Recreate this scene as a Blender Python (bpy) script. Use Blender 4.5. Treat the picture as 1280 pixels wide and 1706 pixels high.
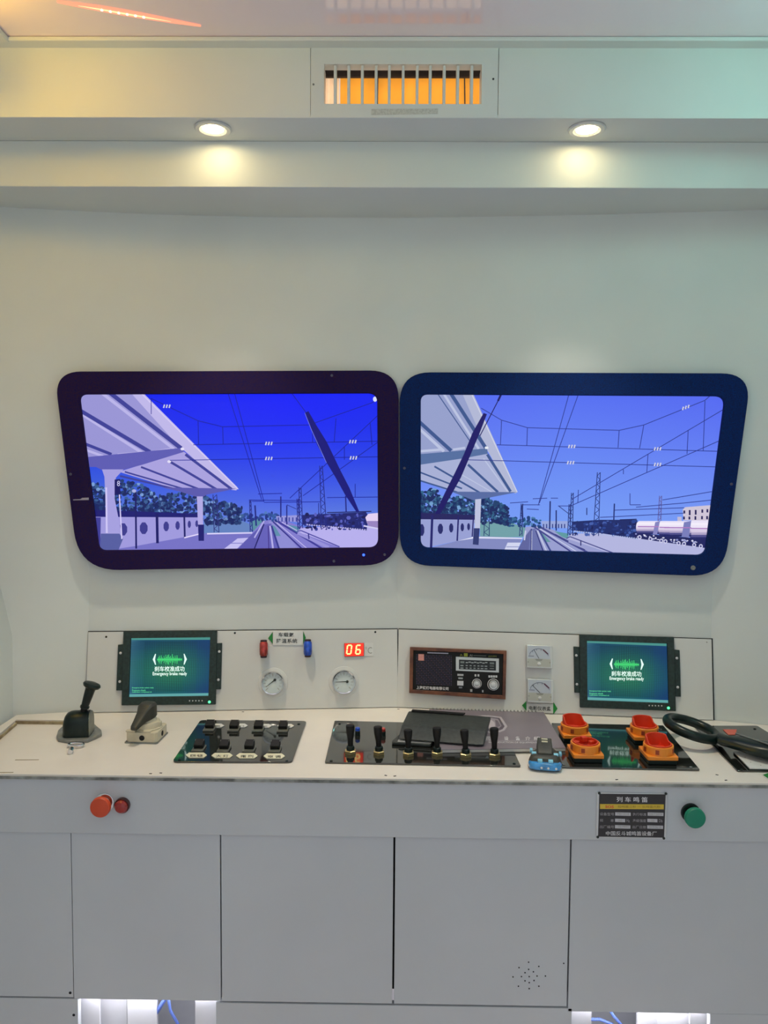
import bpy, math, random
from mathutils import Vector, Matrix

for o in list(bpy.data.objects):
    bpy.data.objects.remove(o)
SC = bpy.context.scene
COL = SC.collection
PI = math.pi

# ------------------------------------------------------------------ camera
F = 1281.0                                   # focal length in pixels of the 1280x1706 frame
EYE = Vector((0, 0, 1.40))
CAM = Matrix(((0.9998950, -0.0121270, -0.0079323),
              (0.0125762, 0.9981627, 0.0592706),
              (0.0071990, -0.0593641, 0.9982104)))      # columns: right, forward, up
cd = bpy.data.cameras.new('camera')
cd.sensor_fit = 'VERTICAL'
cd.sensor_height = 36.0
cd.lens = 36.0 * F / 1706.0
cd.clip_start = 0.02
cam = bpy.data.objects.new('camera', cd)
R_, F_, U_ = CAM.col[0], CAM.col[1], CAM.col[2]
m = Matrix.Identity(4)
for i in range(3):
    m[i][0], m[i][1], m[i][2], m[i][3] = R_[i], U_[i], -F_[i], EYE[i]
cam.matrix_world = m
COL.objects.link(cam)
SC.camera = cam

# ------------------------------------------------------------------ world, exposure
SC.view_settings.view_transform = 'Standard'
SC.view_settings.look = 'None'
SC.view_settings.gamma = 1.0
SC.view_settings.exposure = 0.0
SC.view_settings.use_curve_mapping = False
w = bpy.data.worlds.new('hall_light')
SC.world = w
w.use_nodes = True
w.node_tree.nodes['Background'].inputs[0].default_value = (0.90, 0.94, 1.0, 1)
w.node_tree.nodes['Background'].inputs[1].default_value = 0.66

DOWNLIGHT_W = 27.0
LED_AMBER = 120.0
LED_COOL = 66.0
FILL_GLOBE = 6.0

# ------------------------------------------------------------------ helpers
def lin(v):
    v /= 255.0
    return v / 12.92 if v <= 0.04045 else ((v + 0.055) / 1.055) ** 2.4

def C(r, g, b):
    return (lin(r), lin(g), lin(b), 1.0)

def ray(px, py):
    return CAM @ Vector(((px - 640) / F, 1.0, -(py - 853) / F))

class Plane:
    def __init__(s, o, u, v):
        s.o = Vector(o)
        s.u = Vector(u).normalized()
        s.n = s.u.cross(Vector(v)).normalized()
        s.v = s.n.cross(s.u).normalized()
    def hit(s, px, py, off=0.0):
        d = ray(px, py)
        t = ((s.o + s.n * off - EYE).dot(s.n)) / d.dot(s.n)
        return EYE + d * t
    def uv(s, px, py, off=0.0):
        p = s.hit(px, py, off) - s.o
        return (p.dot(s.u), p.dot(s.v))
    def w(s, u, v, off=0.0):
        return s.o + s.u * u + s.v * v + s.n * off

def rpoly(pts, r, seg=6):
    """2D polygon with rounded corners; r is a number or a list."""
    n = len(pts)
    out = []
    for i in range(n):
        p = Vector(pts[i]); a = Vector(pts[i - 1]); b = Vector(pts[(i + 1) % n])
        rr = r[i] if isinstance(r, (list, tuple)) else r
        if rr <= 0:
            out.append((p.x, p.y)); continue
        da = (a - p).normalized(); db = (b - p).normalized()
        s, e = p + da * rr, p + db * rr
        for k in range(seg + 1):
            t = k / seg
            q = s * (1 - t) ** 2 + p * 2 * t * (1 - t) + e * t * t
            out.append((q.x, q.y))
    return out

class MB:
    def __init__(s):
        s.v = []; s.f = []; s.c = []; s.mi = []
    def add(s, verts, faces, col=None, mi=0):
        b = len(s.v)
        s.v += [Vector(x) for x in verts]
        for f in faces:
            s.f.append([b + i for i in f]); s.c.append(col); s.mi.append(mi)
        return s
    def loops(s, rings, cap0=True, cap1=True, closed=False, mi=0):
        n = len(rings[0]); k = len(rings)
        fs = []
        for j in range(k if closed else k - 1):
            a, b = j * n, ((j + 1) % k) * n
            for i in range(n):
                fs.append([a + i, a + (i + 1) % n, b + (i + 1) % n, b + i])
        if not closed:
            if cap0: fs.append(list(range(n))[::-1])
            if cap1: fs.append([(k - 1) * n + i for i in range(n)])
        return s.add([p for r in rings for p in r], fs, None, mi)
    def prism(s, pl, pts, o0, o1):
        """pts: uv on the plane, extruded from offset o0 to o1."""
        return s.loops([[pl.w(u, v, o0) for u, v in pts], [pl.w(u, v, o1) for u, v in pts]])
    def ringplate(s, pl, outer, inner, o0, o1):
        n = len(outer)
        V = [pl.w(u, v, o) for (u, v), o in [(p, o1) for p in outer] + [(p, o1) for p in inner] + [(p, o0) for p in inner] + [(p, o0) for p in outer]]
        fs = []
        for j in range(4):
            a, b = j * n, ((j + 1) % 4) * n
            for i in range(n):
                fs.append([a + i, a + (i + 1) % n, b + (i + 1) % n, b + i])
        return s.add(V, [f[::-1] for f in fs])
    def box(s, c, sz, rz=0.0, mat=None):
        c = Vector(c); hx, hy, hz = sz[0] / 2, sz[1] / 2, sz[2] / 2
        rot = mat if mat is not None else Matrix.Rotation(rz, 3, 'Z')
        V = [c + rot @ Vector((x, y, z)) for z in (-hz, hz) for x, y in ((-hx, -hy), (hx, -hy), (hx, hy), (-hx, hy))]
        return s.add(V, [[3, 2, 1, 0], [4, 5, 6, 7], [0, 1, 5, 4], [1, 2, 6, 5], [2, 3, 7, 6], [3, 0, 4, 7]])
    def bx(s, x0, x1, y0, y1, z0, z1):
        return s.box(((x0 + x1) / 2, (y0 + y1) / 2, (z0 + z1) / 2), (x1 - x0, y1 - y0, z1 - z0))
    def lathe(s, o, ax, prof, seg=24, cap0=True, cap1=True, sq=None):
        """prof: (radius, height along ax)."""
        o = Vector(o); ax = Vector(ax).normalized()
        t = Vector((0, 0, 1)) if abs(ax.z) < 0.9 else Vector((1, 0, 0))
        a = ax.cross(t).normalized(); b = ax.cross(a)
        a, b = (a, b) if a.cross(b).dot(ax) > 0 else (b, a)
        rings = [[o + ax * h + (a * math.cos(2 * PI * i / seg) + b * math.sin(2 * PI * i / seg)) * r for i in range(seg)] for r, h in prof]
        return s.loops(rings, cap0, cap1)
    def cyl(s, p0, p1, r0, r1=None, seg=16):
        p0 = Vector(p0); p1 = Vector(p1)
        return s.lathe(p0, p1 - p0, [(r0, 0), (r0 if r1 is None else r1, (p1 - p0).length)], seg)
    def tube(s, pts, r, seg=10, closed=False):
        pts = [Vector(p) for p in pts]; n = len(pts); rings = []
        up = Vector((0.12, 0.31, 1)).normalized()
        for i in range(n):
            if closed: d = pts[(i + 1) % n] - pts[i - 1]
            else: d = pts[min(i + 1, n - 1)] - pts[max(i - 1, 0)]
            d.normalize(); a = d.cross(up).normalized(); b = a.cross(d)
            rr = r[i] if isinstance(r, (list, tuple)) else r
            rings.append([pts[i] + (a * math.cos(2 * PI * k / seg) + b * math.sin(2 * PI * k / seg)) * rr for k in range(seg)])
        return s.loops(rings, closed=closed)
    def build(s, name, mat, parent=None, loc=None, smooth=35, bevel=0.0, seg=2):
        """verts are world coordinates; parent carries 'org' (its world place)."""
        org = ORG[parent.name] if parent is not None else Vector(loc if loc is not None else (0, 0, 0))
        me = bpy.data.meshes.new(name)
        me.from_pydata([tuple(v - org) for v in s.v], [], s.f)
        if any(c is not None for c in s.c):
            ca = me.color_attributes.new('Col', 'FLOAT_COLOR', 'CORNER')
            for p, c in zip(me.polygons, s.c):
                for k, li in enumerate(p.loop_indices):
                    cc = c[k] if isinstance(c, list) else (c or (1, 1, 1, 1))
                    ca.data[li].color = cc
        else:
            import bmesh
            bm = bmesh.new(); bm.from_mesh(me)
            bmesh.ops.recalc_face_normals(bm, faces=bm.faces)
            bm.to_mesh(me); bm.free()
        for mm in (mat if isinstance(mat, (list, tuple)) else [mat]):
            me.materials.append(mm)
        for p, mi in zip(me.polygons, s.mi):
            p.material_index = mi
        if smooth:
            me.polygons.foreach_set('use_smooth', [True] * len(me.polygons))
            me.set_sharp_from_angle(angle=math.radians(smooth))
        ob = bpy.data.objects.new(name, me)
        COL.objects.link(ob)
        if parent is not None:
            ob.parent = parent
            ORG[ob.name] = org
        else:
            ob.location = org
            ORG[ob.name] = org
        if bevel:
            bv = ob.modifiers.new('bevel', 'BEVEL')
            bv.width = bevel; bv.segments = seg; bv.limit_method = 'ANGLE'; bv.angle_limit = math.radians(40)
        return ob

ORG = {}

def thing(name, loc, label, cat, group=None):
    e = bpy.data.objects.new(name, None)
    e.empty_display_size = 0.05
    COL.objects.link(e)
    e.location = loc
    ORG[e.name] = Vector(loc)
    return tag(e, label, cat, group)

def tag(o, label, cat, group=None, kind=None):
    if label: o['label'] = label
    if cat: o['category'] = cat
    if group: o['group'] = group
    if kind: o['kind'] = kind
    return o

def struct(o, label=None):
    o['kind'] = 'structure'
    if label: o['label'] = label
    return o

# ------------------------------------------------------------------ materials
def mat(name, col, rough=0.5, metal=0.0, var=0.06, scale=25.0, bump=0.0, bscale=200.0, emis=None, estr=0.0,
        col2=None, spec=0.5, trans=0.0, coat=0.0):
    m = bpy.data.materials.new(name); m.use_nodes = True
    nt = m.node_tree; b = nt.nodes['Principled BSDF']
    b.inputs['Roughness'].default_value = rough
    b.inputs['Metallic'].default_value = metal
    b.inputs['Specular IOR Level'].default_value = spec
    b.inputs['Transmission Weight'].default_value = trans
    b.inputs['Coat Weight'].default_value = coat
    tc = nt.nodes.new('ShaderNodeTexCoord')
    nz = nt.nodes.new('ShaderNodeTexNoise'); nz.inputs['Scale'].default_value = scale; nz.inputs['Detail'].default_value = 4
    nt.links.new(tc.outputs['Object'], nz.inputs['Vector'])
    rp = nt.nodes.new('ShaderNodeValToRGB')
    c2 = col2 if col2 else tuple(max(0, x * (1 - var)) for x in col[:3]) + (1,)
    c1 = col if col2 else tuple(min(1, x * (1 + var)) for x in col[:3]) + (1,)
    rp.color_ramp.elements[0].position = 0.35; rp.color_ramp.elements[1].position = 0.65
    rp.color_ramp.elements[0].color = c2; rp.color_ramp.elements[1].color = c1
    nt.links.new(nz.outputs['Fac'], rp.inputs['Fac'])
    nt.links.new(rp.outputs['Color'], b.inputs['Base Color'])
    if emis:
        b.inputs['Emission Color'].default_value = emis
        b.inputs['Emission Strength'].default_value = estr
    if bump:
        n2 = nt.nodes.new('ShaderNodeTexNoise'); n2.inputs['Scale'].default_value = bscale; n2.inputs['Detail'].default_value = 3
        nt.links.new(tc.outputs['Object'], n2.inputs['Vector'])
        bp = nt.nodes.new('ShaderNodeBump'); bp.inputs['Strength'].default_value = bump; bp.inputs['Distance'].default_value = 0.002
        nt.links.new(n2.outputs['Fac'], bp.inputs['Height'])
        nt.links.new(bp.outputs['Normal'], b.inputs['Normal'])
    return m

def mat_attr(name, emissive, strength=1.0, rough=0.4):
    m = bpy.data.materials.new(name); m.use_nodes = True
    nt = m.node_tree; b = nt.nodes['Principled BSDF']
    at = nt.nodes.new('ShaderNodeAttribute'); at.attribute_name = 'Col'
    b.inputs['Roughness'].default_value = rough
    if emissive:
        b.inputs['Base Color'].default_value = (0.005, 0.005, 0.006, 1)
        b.inputs['Specular IOR Level'].default_value = 0.25
        nt.links.new(at.outputs['Color'], b.inputs['Emission Color'])
        b.inputs['Emission Strength'].default_value = strength
    else:
        nt.links.new(at.outputs['Color'], b.inputs['Base Color'])
    return m

def emit(name, col, strength):
    m = bpy.data.materials.new(name); m.use_nodes = True
    nt = m.node_tree; b = nt.nodes['Principled BSDF']
    b.inputs['Base Color'].default_value = tuple(x * 0.3 for x in col[:3]) + (1,)
    b.inputs['Emission Color'].default_value = col
    b.inputs['Emission Strength'].default_value = strength
    if strength < 4: m.cycles.emission_sampling = 'NONE'
    return m

M = {}
M['paint'] = mat('white_paint', (0.69, 0.72, 0.70, 1), 0.5, var=0.03, scale=3.0, bump=0.06, bscale=60)
M['paint_panel'] = mat('white_panel_paint', (0.67, 0.67, 0.65, 1), 0.45, var=0.03, scale=4.0, bump=0.05, bscale=90)
M['paint_grey'] = mat('cabinet_grey_paint', (0.55, 0.57, 0.60, 1), 0.42, var=0.035, scale=2.5, bump=0.04, bscale=80)
M['ceiling'] = mat('glossy_ceiling_film', (0.92, 0.77, 0.83, 1), 0.12, var=0.03, scale=2.0, spec=0.8, coat=1.0)
M['ceiling'].node_tree.nodes['Principled BSDF'].inputs['Coat IOR'].default_value = 1.9
M['worktop'] = mat('cream_worktop', (0.76, 0.71, 0.655, 1), 0.38, var=0.035, scale=6.0, bump=0.03, bscale=120)
M['edge'] = mat('chipped_edge', (0.36, 0.37, 0.35, 1), 0.7, scale=35.0, col2=(0.12, 0.125, 0.115, 1), bump=0.5, bscale=300)
M['wood_edge'] = mat('raw_wood_edge', (0.42, 0.34, 0.2, 1), 0.7, scale=40.0, col2=(0.2, 0.14, 0.07, 1))
M['gap'] = mat('dark_gap', (0.012, 0.012, 0.014, 1), 0.9)
M['floor'] = mat('floor_vinyl', (0.90, 0.82, 0.85, 1), 0.45, var=0.08, scale=8.0)
M['mask'] = mat('black_felt_glare', (0.010, 0.008, 0.080, 1), 0.9, scale=420.0, col2=(0.032, 0.013, 0.040, 1), spec=0.1, bump=0.25, bscale=700)  # black felt with the screen's bluish glare mixed into its colour
M['mask_glare'] = mat('black_felt_blue_glare', (0.003, 0.028, 0.150, 1), 0.9, scale=420.0, col2=(0.008, 0.014, 0.070, 1), spec=0.1, bump=0.25, bscale=700)  # same black felt, stronger blue screen glare painted into the colour
M['screen'] = mat_attr('lit_screen', True, 1.0, 0.35)
M['screen_small'] = mat_attr('lit_small_screen', True, 1.05, 0.3)
M['print'] = mat_attr('printed_face', False, 1.0, 0.45)
M['black_metal'] = mat('black_powder_metal', (0.012, 0.030, 0.027, 1), 0.55, bump=0.2, bscale=500, scale=150, var=0.3)
M['black_gloss'] = mat('black_acrylic', (0.013, 0.014, 0.012, 1), 0.07, spec=1.0, var=0.1, coat=0.5)
M['black_plastic'] = mat('black_plastic', (0.006, 0.015, 0.013, 1), 0.30, var=0.2, scale=60, spec=0.3)
M['black_rubber'] = mat('black_rubber', (0.009, 0.009, 0.009, 1), 0.5, var=0.2, scale=60, spec=0.25)
M['grey_metal'] = mat('grey_cast_metal', (0.22, 0.23, 0.22, 1), 0.45, metal=0.3, var=0.15, scale=60, bump=0.1)
M['chrome'] = mat('chrome', (0.75, 0.76, 0.78, 1), 0.15, metal=1.0)
M['brass'] = mat('brass', (0.50, 0.40, 0.20, 1), 0.3, metal=0.9, var=0.1)
M['cream_plastic'] = mat('cream_metal_enamel', (0.60, 0.54, 0.40, 1), 0.45, var=0.08, scale=40)
M['dark_lever'] = mat('dark_olive_plastic', (0.045, 0.045, 0.035, 1), 0.5, var=0.15, scale=50)
M['orange'] = mat('orange_plastic', (0.87, 0.26, 0.02, 1), 0.38, var=0.04)
M['red_plastic'] = mat('red_plastic', (0.72, 0.055, 0.015, 1), 0.4, var=0.05)
M['dark_red'] = mat('dark_red_recess', (0.35, 0.05, 0.008, 1), 0.5)
M['red_button'] = mat('red_button', (0.62, 0.07, 0.02, 1), 0.42, var=0.05)
M['red_lens'] = mat('red_lens', (0.30, 0.012, 0.008, 1), 0.2, var=0.1, coat=0.6)
M['green_button'] = mat('green_button', (0.005, 0.22, 0.13, 1), 0.42, var=0.05)
M['white_plastic'] = mat('white_plastic', (0.72, 0.72, 0.70, 1), 0.4)
M['label_cream'] = mat('cream_label', (0.80, 0.76, 0.56, 1), 0.4)
M['green_arrow'] = mat('green_arrow', (0.008, 0.22, 0.03, 1), 0.5)
M['ink'] = mat('black_ink', (0.02, 0.025, 0.02, 1), 0.6)
M['ink_grey'] = mat('grey_ink', (0.34, 0.34, 0.30, 1), 0.6)
M['ink_white'] = mat('white_ink', (0.75, 0.74, 0.76, 1), 0.6)
M['ink_red'] = mat('red_ink', (0.7, 0.03, 0.03, 1), 0.6)
M['wood'] = mat('red_brown_wood', (0.19, 0.065, 0.028, 1), 0.45, scale=45.0, col2=(0.075, 0.022, 0.012, 1), bump=0.15)
M['speaker'] = mat('speaker_cloth', (0.022, 0.018, 0.030, 1), 0.8, scale=300, var=0.5)
M['silver'] = mat('silver_plastic', (0.62, 0.63, 0.64, 1), 0.3, metal=0.25)
M['clear'] = mat('clear_meter_case', (0.62, 0.65, 0.66, 1), 0.12, var=0.03, spec=0.8)
M['cover'] = mat('notebook_cover', (0.205, 0.175, 0.21, 1), 0.33, var=0.08, scale=10, spec=0.6)
M['paper'] = mat('paper', (0.75, 0.73, 0.68, 1), 0.7)
M['case'] = mat('black_case', (0.028, 0.034, 0.032, 1), 0.42, var=0.25, scale=120, bump=0.25, bscale=500)
M['blue_clear'] = mat('blue_clear_plastic', (0.04, 0.27, 0.62, 1), 0.15, var=0.25, scale=60, coat=0.7)
M['cyan'] = mat('pale_blue_plastic', (0.25, 0.62, 0.82, 1), 0.3)
M['red_cap'] = mat('red_valve_cap', (0.38, 0.03, 0.02, 1), 0.25, var=0.4, scale=70, coat=0.5)
M['blue_cap'] = mat('blue_valve_cap', (0.012, 0.08, 0.55, 1), 0.25, var=0.4, scale=70, coat=0.5)
M['dark_cap'] = mat('dark_cap_end', (0.03, 0.01, 0.015, 1), 0.5)
M['curtain'] = mat('orange_cloth', (0.80, 0.33, 0.02, 1), 0.8, var=0.06, scale=20)
M['curtain_pale'] = mat('pale_cloth', (0.85, 0.62, 0.42, 1), 0.8, var=0.06)
M['dark_beam'] = mat('dark_brown_beam', (0.05, 0.03, 0.02, 1), 0.8, var=0.3)
M['blue_wire'] = mat('blue_cable', (0.12, 0.2, 0.62, 1), 0.45)
M['white_board'] = mat('white_board', (0.78, 0.78, 0.82, 1), 0.5, var=0.02)

# ------------------------------------------------------------------ text and flat pictures
def text_on(pl, s, box, material, parent, name='lettering', off=0.0005, skew=0.0, bold=0.0):
    """lettering laid on a plane inside the pixel box x0,y0,x1,y1 (or a quad TL,TR,BL)."""
    if len(box) == 4:
        x0, y0, x1, y1 = box
        tl, tr, bl = (x0, y0), (x1, y0), (x0, y1)
    else:
        tl, tr, bl = box
    A, B, D = pl.hit(*tl, off), pl.hit(*tr, off), pl.hit(*bl, off)
    cu = bpy.data.curves.new('t', 'FONT'); cu.body = s; cu.resolution_u = 2; cu.offset = bold
    ob = bpy.data.objects.new('t', cu); COL.objects.link(ob)
    bpy.context.view_layer.update()
    me = bpy.data.meshes.new_from_object(ob.evaluated_get(bpy.context.evaluated_depsgraph_get()))
    bpy.data.objects.remove(ob); bpy.data.curves.remove(cu)
    vs = [v.co.copy() for v in me.vertices]
    fs = [list(p.vertices) for p in me.polygons]
    bpy.data.meshes.remove(me)
    if not vs:
        return None
    lo = [min(v[i] for v in vs) for i in (0, 1)]; hi = [max(v[i] for v in vs) for i in (0, 1)]
    wv, hv = B - A, D - A
    mb = MB()
    mb.add([A + wv * (((v.x - lo[0]) + skew * (v.y - lo[1])) / (hi[0] - lo[0])) + hv * ((hi[1] - v.y) / (hi[1] - lo[1])) for v in vs], fs)
    o = mb.build(name, material, parent, smooth=0)
    return o

class Pic:
    """flat picture: coloured polygons given in pixels, stacked a hair apart on a plane."""
    def __init__(s, pl, off, step=0.00015):
        s.pl, s.off, s.step, s.mb = pl, off, step, MB()
        s.xl = s.xr = None
    def poly(s, pts, col, layer=1):
        if s.xl:
            pts = [(min(max(x, s.xl(y)), s.xr(y)), min(y, s.yb)) for x, y in pts]
        o = s.off + layer * s.step
        V = [s.pl.hit(x, y, o) for x, y in pts]
        a = sum(pts[i][0] * pts[(i + 1) % len(pts)][1] - pts[(i + 1) % len(pts)][0] * pts[i][1] for i in range(len(pts)))
        idx = list(range(len(pts)))
        cc = [C(*k) for k in col] if isinstance(col, list) else C(*col)
        if a > 0:
            idx = idx[::-1]
            if isinstance(cc, list): cc = cc[::-1]
        s.mb.add(V, [idx], cc)
    def line(s, pts, wd, col, layer=2):
        for (x0, y0), (x1, y1) in zip(pts[:-1], pts[1:]):
            l = math.hypot(x1 - x0, y1 - y0) or 1
            nx, ny = -(y1 - y0) / l * wd / 2, (x1 - x0) / l * wd / 2
            s.poly([(x0 + nx, y0 + ny), (x1 + nx, y1 + ny), (x1 - nx, y1 - ny), (x0 - nx, y0 - ny)], col, layer)
    def disc(s, x, y, rx, ry, col, layer=2, n=10, rot=0.0):
        s.poly([(x + rx * math.cos(2 * PI * (i + rot) / n), y + ry * math.sin(2 * PI * (i + rot) / n)) for i in range(n)], col, layer)
    def build(s, name, material, parent):
        return s.mb.build(name, material, parent, smooth=0)

def quad_uv(pl, pts, off=0.0):
    return [pl.uv(x, y, off) for x, y in pts]

# ------------------------------------------------------------------ main measures (metres, relative to the eye height 1.40)
Z0 = 1.40
ZT = Z0 - 0.6385            # worktop
ZCREASE = Z0 - 0.435        # where the instrument boards end and the front wall begins
ZS2 = Z0 + 0.643            # lower soffit
ZS1 = Z0 + 0.7467           # upper soffit with the downlights
ZFT = Z0 + 0.891            # top of upper fascia
ZC = Z0 + 0.900             # ceiling
Y1, Y2 = 1.697, 1.816       # upper and lower fascia fronts
YF = 1.540                  # worktop front edge
XC = 0.012

TOP = Plane((0, 0, ZT), (1, 0, 0), (0, 1, 0))
def T(px, py, dz=0.0):
    return TOP.hit(px, py, dz)

def interp(x, xs, ys):
    for i in range(len(xs) - 1):
        if x <= xs[i + 1]:
            t = (x - xs[i]) / (xs[i + 1] - xs[i])
            return ys[i] + (ys[i + 1] - ys[i]) * t
    return ys[-1]
XS = [-1.15, -0.957, -0.79, XC, 0.82, 0.94, 1.15]
YB = [1.83, 1.893, 1.935, 2.009, 1.931, 1.898, 1.84]
YK = [1.84, 1.909, 1.971, 2.045, 1.967, 1.914, 1.85]
XT = [-1.15, -0.95, -0.63, -0.33, 0.06, 0.52, 0.92, 1.15]
YT = [1.93, 1.966, 2.012, 2.032, 2.032, 2.002, 1.962, 1.93]

# ------------------------------------------------------------------ the room
xs = [-1.15 + 2.3 * i / 46 for i in range(47)] + [-0.957, -0.79, XC, 0.82, 0.94]
xs = sorted(set(xs))
mb = MB()
rows = []
for k in range(13):
    if k == 0:
        rows.append([(x, interp(x, XS, YB), ZT - 0.02) for x in xs])
    elif k == 1:
        rows.append([(x, interp(x, XS, YK), ZCREASE) for x in xs])
    else:
        t = (k - 1) / 11
        rows.append([(x, interp(x, XS, YK) * (1 - t) + interp(x, XT, YT) * t, ZCREASE + (ZS2 + 0.02 - ZCREASE) * t) for x in xs])
V = [p for r in rows for p in r]; n = len(xs)
mb.add(V, [[j * n + i, j * n + i + 1, (j + 1) * n + i + 1, (j + 1) * n + i] for j in range(12) for i in range(n - 1)])
wall_front = struct(mb.build('wall_front', M['paint'], smooth=8), 'pale grey painted front wall of the driving cab around the two windows')

def side_profile(sgn, ex):
    return [(0.0, 0.95 + ex), (ZT - 0.1, 0.955 + ex), (ZCREASE, 0.960 + ex), (Z0 - 0.212, 1.006 + ex), (Z0 + 0.2, 1.05 + ex),
            (Z0 + 0.62, 1.03 + ex), (Z0 + 0.78, 0.94 + ex), (ZC + 0.01, 0.85 + ex)]
for nm, sgn, ex in (('wall_left', -1, 0.0), ('wall_right', 1, 0.03)):
    mb = MB(); pr = side_profile(sgn, ex); V = []
    for y in (-0.35, 2.02):
        V += [(sgn * x, y, z) for z, x in pr]
    k = len(pr)
    mb.add(V, [[i, i + 1, k + i + 1, k + i] for i in range(k - 1)])
    struct(mb.build(nm, M['paint'], smooth=40))
struct(MB().bx(-1.2, 1.25, -0.35, 2.05, -0.05, 0.0).build('floor', M['floor']))
struct(MB().bx(-0.95, 0.98, -0.35, 1.72, ZC, ZC + 0.03).build('ceiling', M['ceiling']), 'glossy pinkish ceiling film above the vent')
# cove trims
struct(MB().bx(-0.93, 0.96, 1.667, 1.705, ZFT, ZC - 0.0005).build('trim_1', M['paint'], bevel=0.002), 'thin cove moulding along the ceiling edge above the vent')
struct(MB().bx(-0.90, -0.820, -0.35, 1.672, ZFT - 0.003, ZC - 0.001).build('trim_2', M['paint'], bevel=0.002), 'cove moulding along the left ceiling edge')
struct(MB().bx(0.865, 0.93, -0.35, 1.666, ZFT - 0.003, ZC - 0.001).build('trim_3', M['paint'], bevel=0.002))

# upper fascia: three panels with hairline joints, the middle one carries the vent
FA = Plane((0, Y1, Z0 + 0.82), (1, 0, 0), (0, 0, 1))
fx0 = FA.uv(518, 140)[0]; fx1 = FA.uv(830, 140)[0]
fas = MB().bx(-1.08, 1.1, Y1 + 0.012, Y1 + 0.02, ZS1 + 0.003, ZS1 + 0.012)
fascia = struct(fas.build('wall_upper', M['gap']), 'painted fascia under the ceiling on either side of the vent')
MB().bx(-1.08, fx0 - 0.0008, Y1, Y1 + 0.012, ZS1, ZFT + 0.002).build('panel', M['paint'], fascia, bevel=0.0006)
MB().bx(fx1 + 0.0012, 1.1, Y1, Y1 + 0.012, ZS1, ZFT + 0.002).build('panel', M['paint'], fascia, bevel=0.0006)
struct(MB().bx(-1.08, 1.1, Y1 + 0.0005, Y2 + 0.01, ZS1 - 0.0005, ZS1 + 0.006).build('trim_4', M['paint'], bevel=0.0006), 'upper soffit board holding the two downlights')
struct(MB().bx(-1.1, 1.12, Y2, Y2 + 0.014, ZS2, ZS1 - 0.0008).build('trim_5', M['paint'], bevel=0.0008), 'lower fascia board behind the downlights')
struct(MB().bx(-1.1, 1.12, Y2 + 0.0005, 2.09, ZS2 - 0.0005, ZS2 + 0.006).build('trim_6', M['paint'], bevel=0.0006), 'lower soffit board above the windows')

# ------------------------------------------------------------------ vent grille with the orange cloth behind
vu0, vv0 = FA.uv(540, 173); vu1, vv1 = FA.uv(803, 107)
vent = thing('vent_grille', (0.02, Y1, ZS1), 'white air vent with eleven upright slats, orange cloth showing behind', 'vent')
o_ = [(fx0, ZS1 - FA.o.z), (fx1, ZS1 - FA.o.z), (fx1, ZFT + 0.002 - FA.o.z), (fx0, ZFT + 0.002 - FA.o.z)]
i_ = [(vu0, vv0), (vu1, vv0), (vu1, vv1), (vu0, vv1)]
MB().ringplate(FA, o_, i_, -0.012, 0.0006).build('frame', M['paint'], vent, bevel=0.0006)
for px in (558.4, 581, 603.6, 626.7, 648.7, 671.8, 695.2, 717, 740.4, 763, 786.3):
    u = FA.uv(px, 140)[0]
    prof = [(-0.0030, -0.001), (-0.0022, 0.0012), (0.0022, 0.0012), (0.0030, -0.001), (0.0026, -0.024), (-0.0026, -0.024)]
    MB().loops([[FA.w(u + a, vv0 - 0.001, b) for a, b in prof], [FA.w(u + a, vv1 - 0.003, b) for a, b in prof]]).build('slat', M['paint'], vent)
duct = MB()
duct.bx(FA.w(vu0, 0).x - 0.004, FA.w(vu0, 0).x - 0.001, Y1 + 0.0121, Y1 + 0.05, FA.o.z + vv0 - 0.004, FA.o.z + vv1 + 0.004)
duct.bx(FA.w(vu1, 0).x + 0.001, FA.w(vu1, 0).x + 0.004, Y1 + 0.0121, Y1 + 0.05, FA.o.z + vv0 - 0.004, FA.o.z + vv1 + 0.004)
duct.bx(FA.w(vu0, 0).x - 0.004, FA.w(vu1, 0).x + 0.004, Y1 + 0.0121, Y1 + 0.028, FA.o.z + vv1 + 0.001, FA.o.z + vv1 + 0.004)
duct.build('duct', M['paint'], vent)
for px, py in ((522.5, 141), (822, 132)):
    c = FA.hit(px, py)
    MB().lathe(c, (0, -1, 0), [(0.0022, -0.001), (0.0022, 0.0014), (0.0012, 0.0018)], 10).build('screw', M['gap'] if px > 800 else M['grey_metal'], vent)
MB().prism(FA, quad_uv(FA, [(619, 192), (730, 190), (730, 181), (619, 182)]), 0.0006, 0.0011).build('embossed_strip', mat('strip_grey', (0.60, 0.61, 0.57, 1), 0.6, scale=300, col2=(0.46, 0.47, 0.43, 1)), vent)
# cloth
cy = Y1 + 0.150
def cloth(x0, x1, z0, z1, amp, wl, ph):
    mbc = MB(); nx = max(6, int((x1 - x0) / 0.004)); V = []
    for z in (z0, z1):
        for i in range(nx + 1):
            x = x0 + (x1 - x0) * i / nx
            V.append((x, cy + amp * math.sin((x - x0) * 2 * PI / wl + ph), z))
    k = nx + 1
    mbc.add(V, [[i, i + 1, k + i + 1, k + i] for i in range(nx)])
    return mbc
zt_ = Z0 + 0.0
def zat(py): return Plane((0, cy, 0), (1, 0, 0), (0, 0, 1)).hit(660, py).z
def xat(px): return Plane((0, cy, 0), (1, 0, 0), (0, 0, 1)).hit(px, 140).x
zc0, zc1 = ZS1 + 0.008, zat(118)
tag(cloth(xat(567), xat(830), zc0, zc1, 0.003, 0.06, 0.0).build('orange_cloth', M['curtain'], loc=(0, cy, zc0), smooth=60), 'orange cloth hanging behind the vent slats', 'cloth')
tag(cloth(xat(520), xat(566), zc0, zc1, 0.003, 0.014, 0.0).build('pale_cloth', M['curtain_pale'], loc=(0, cy, zc0), smooth=60), 'pale striped cloth at the left end behind the vent', 'cloth')
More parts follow.
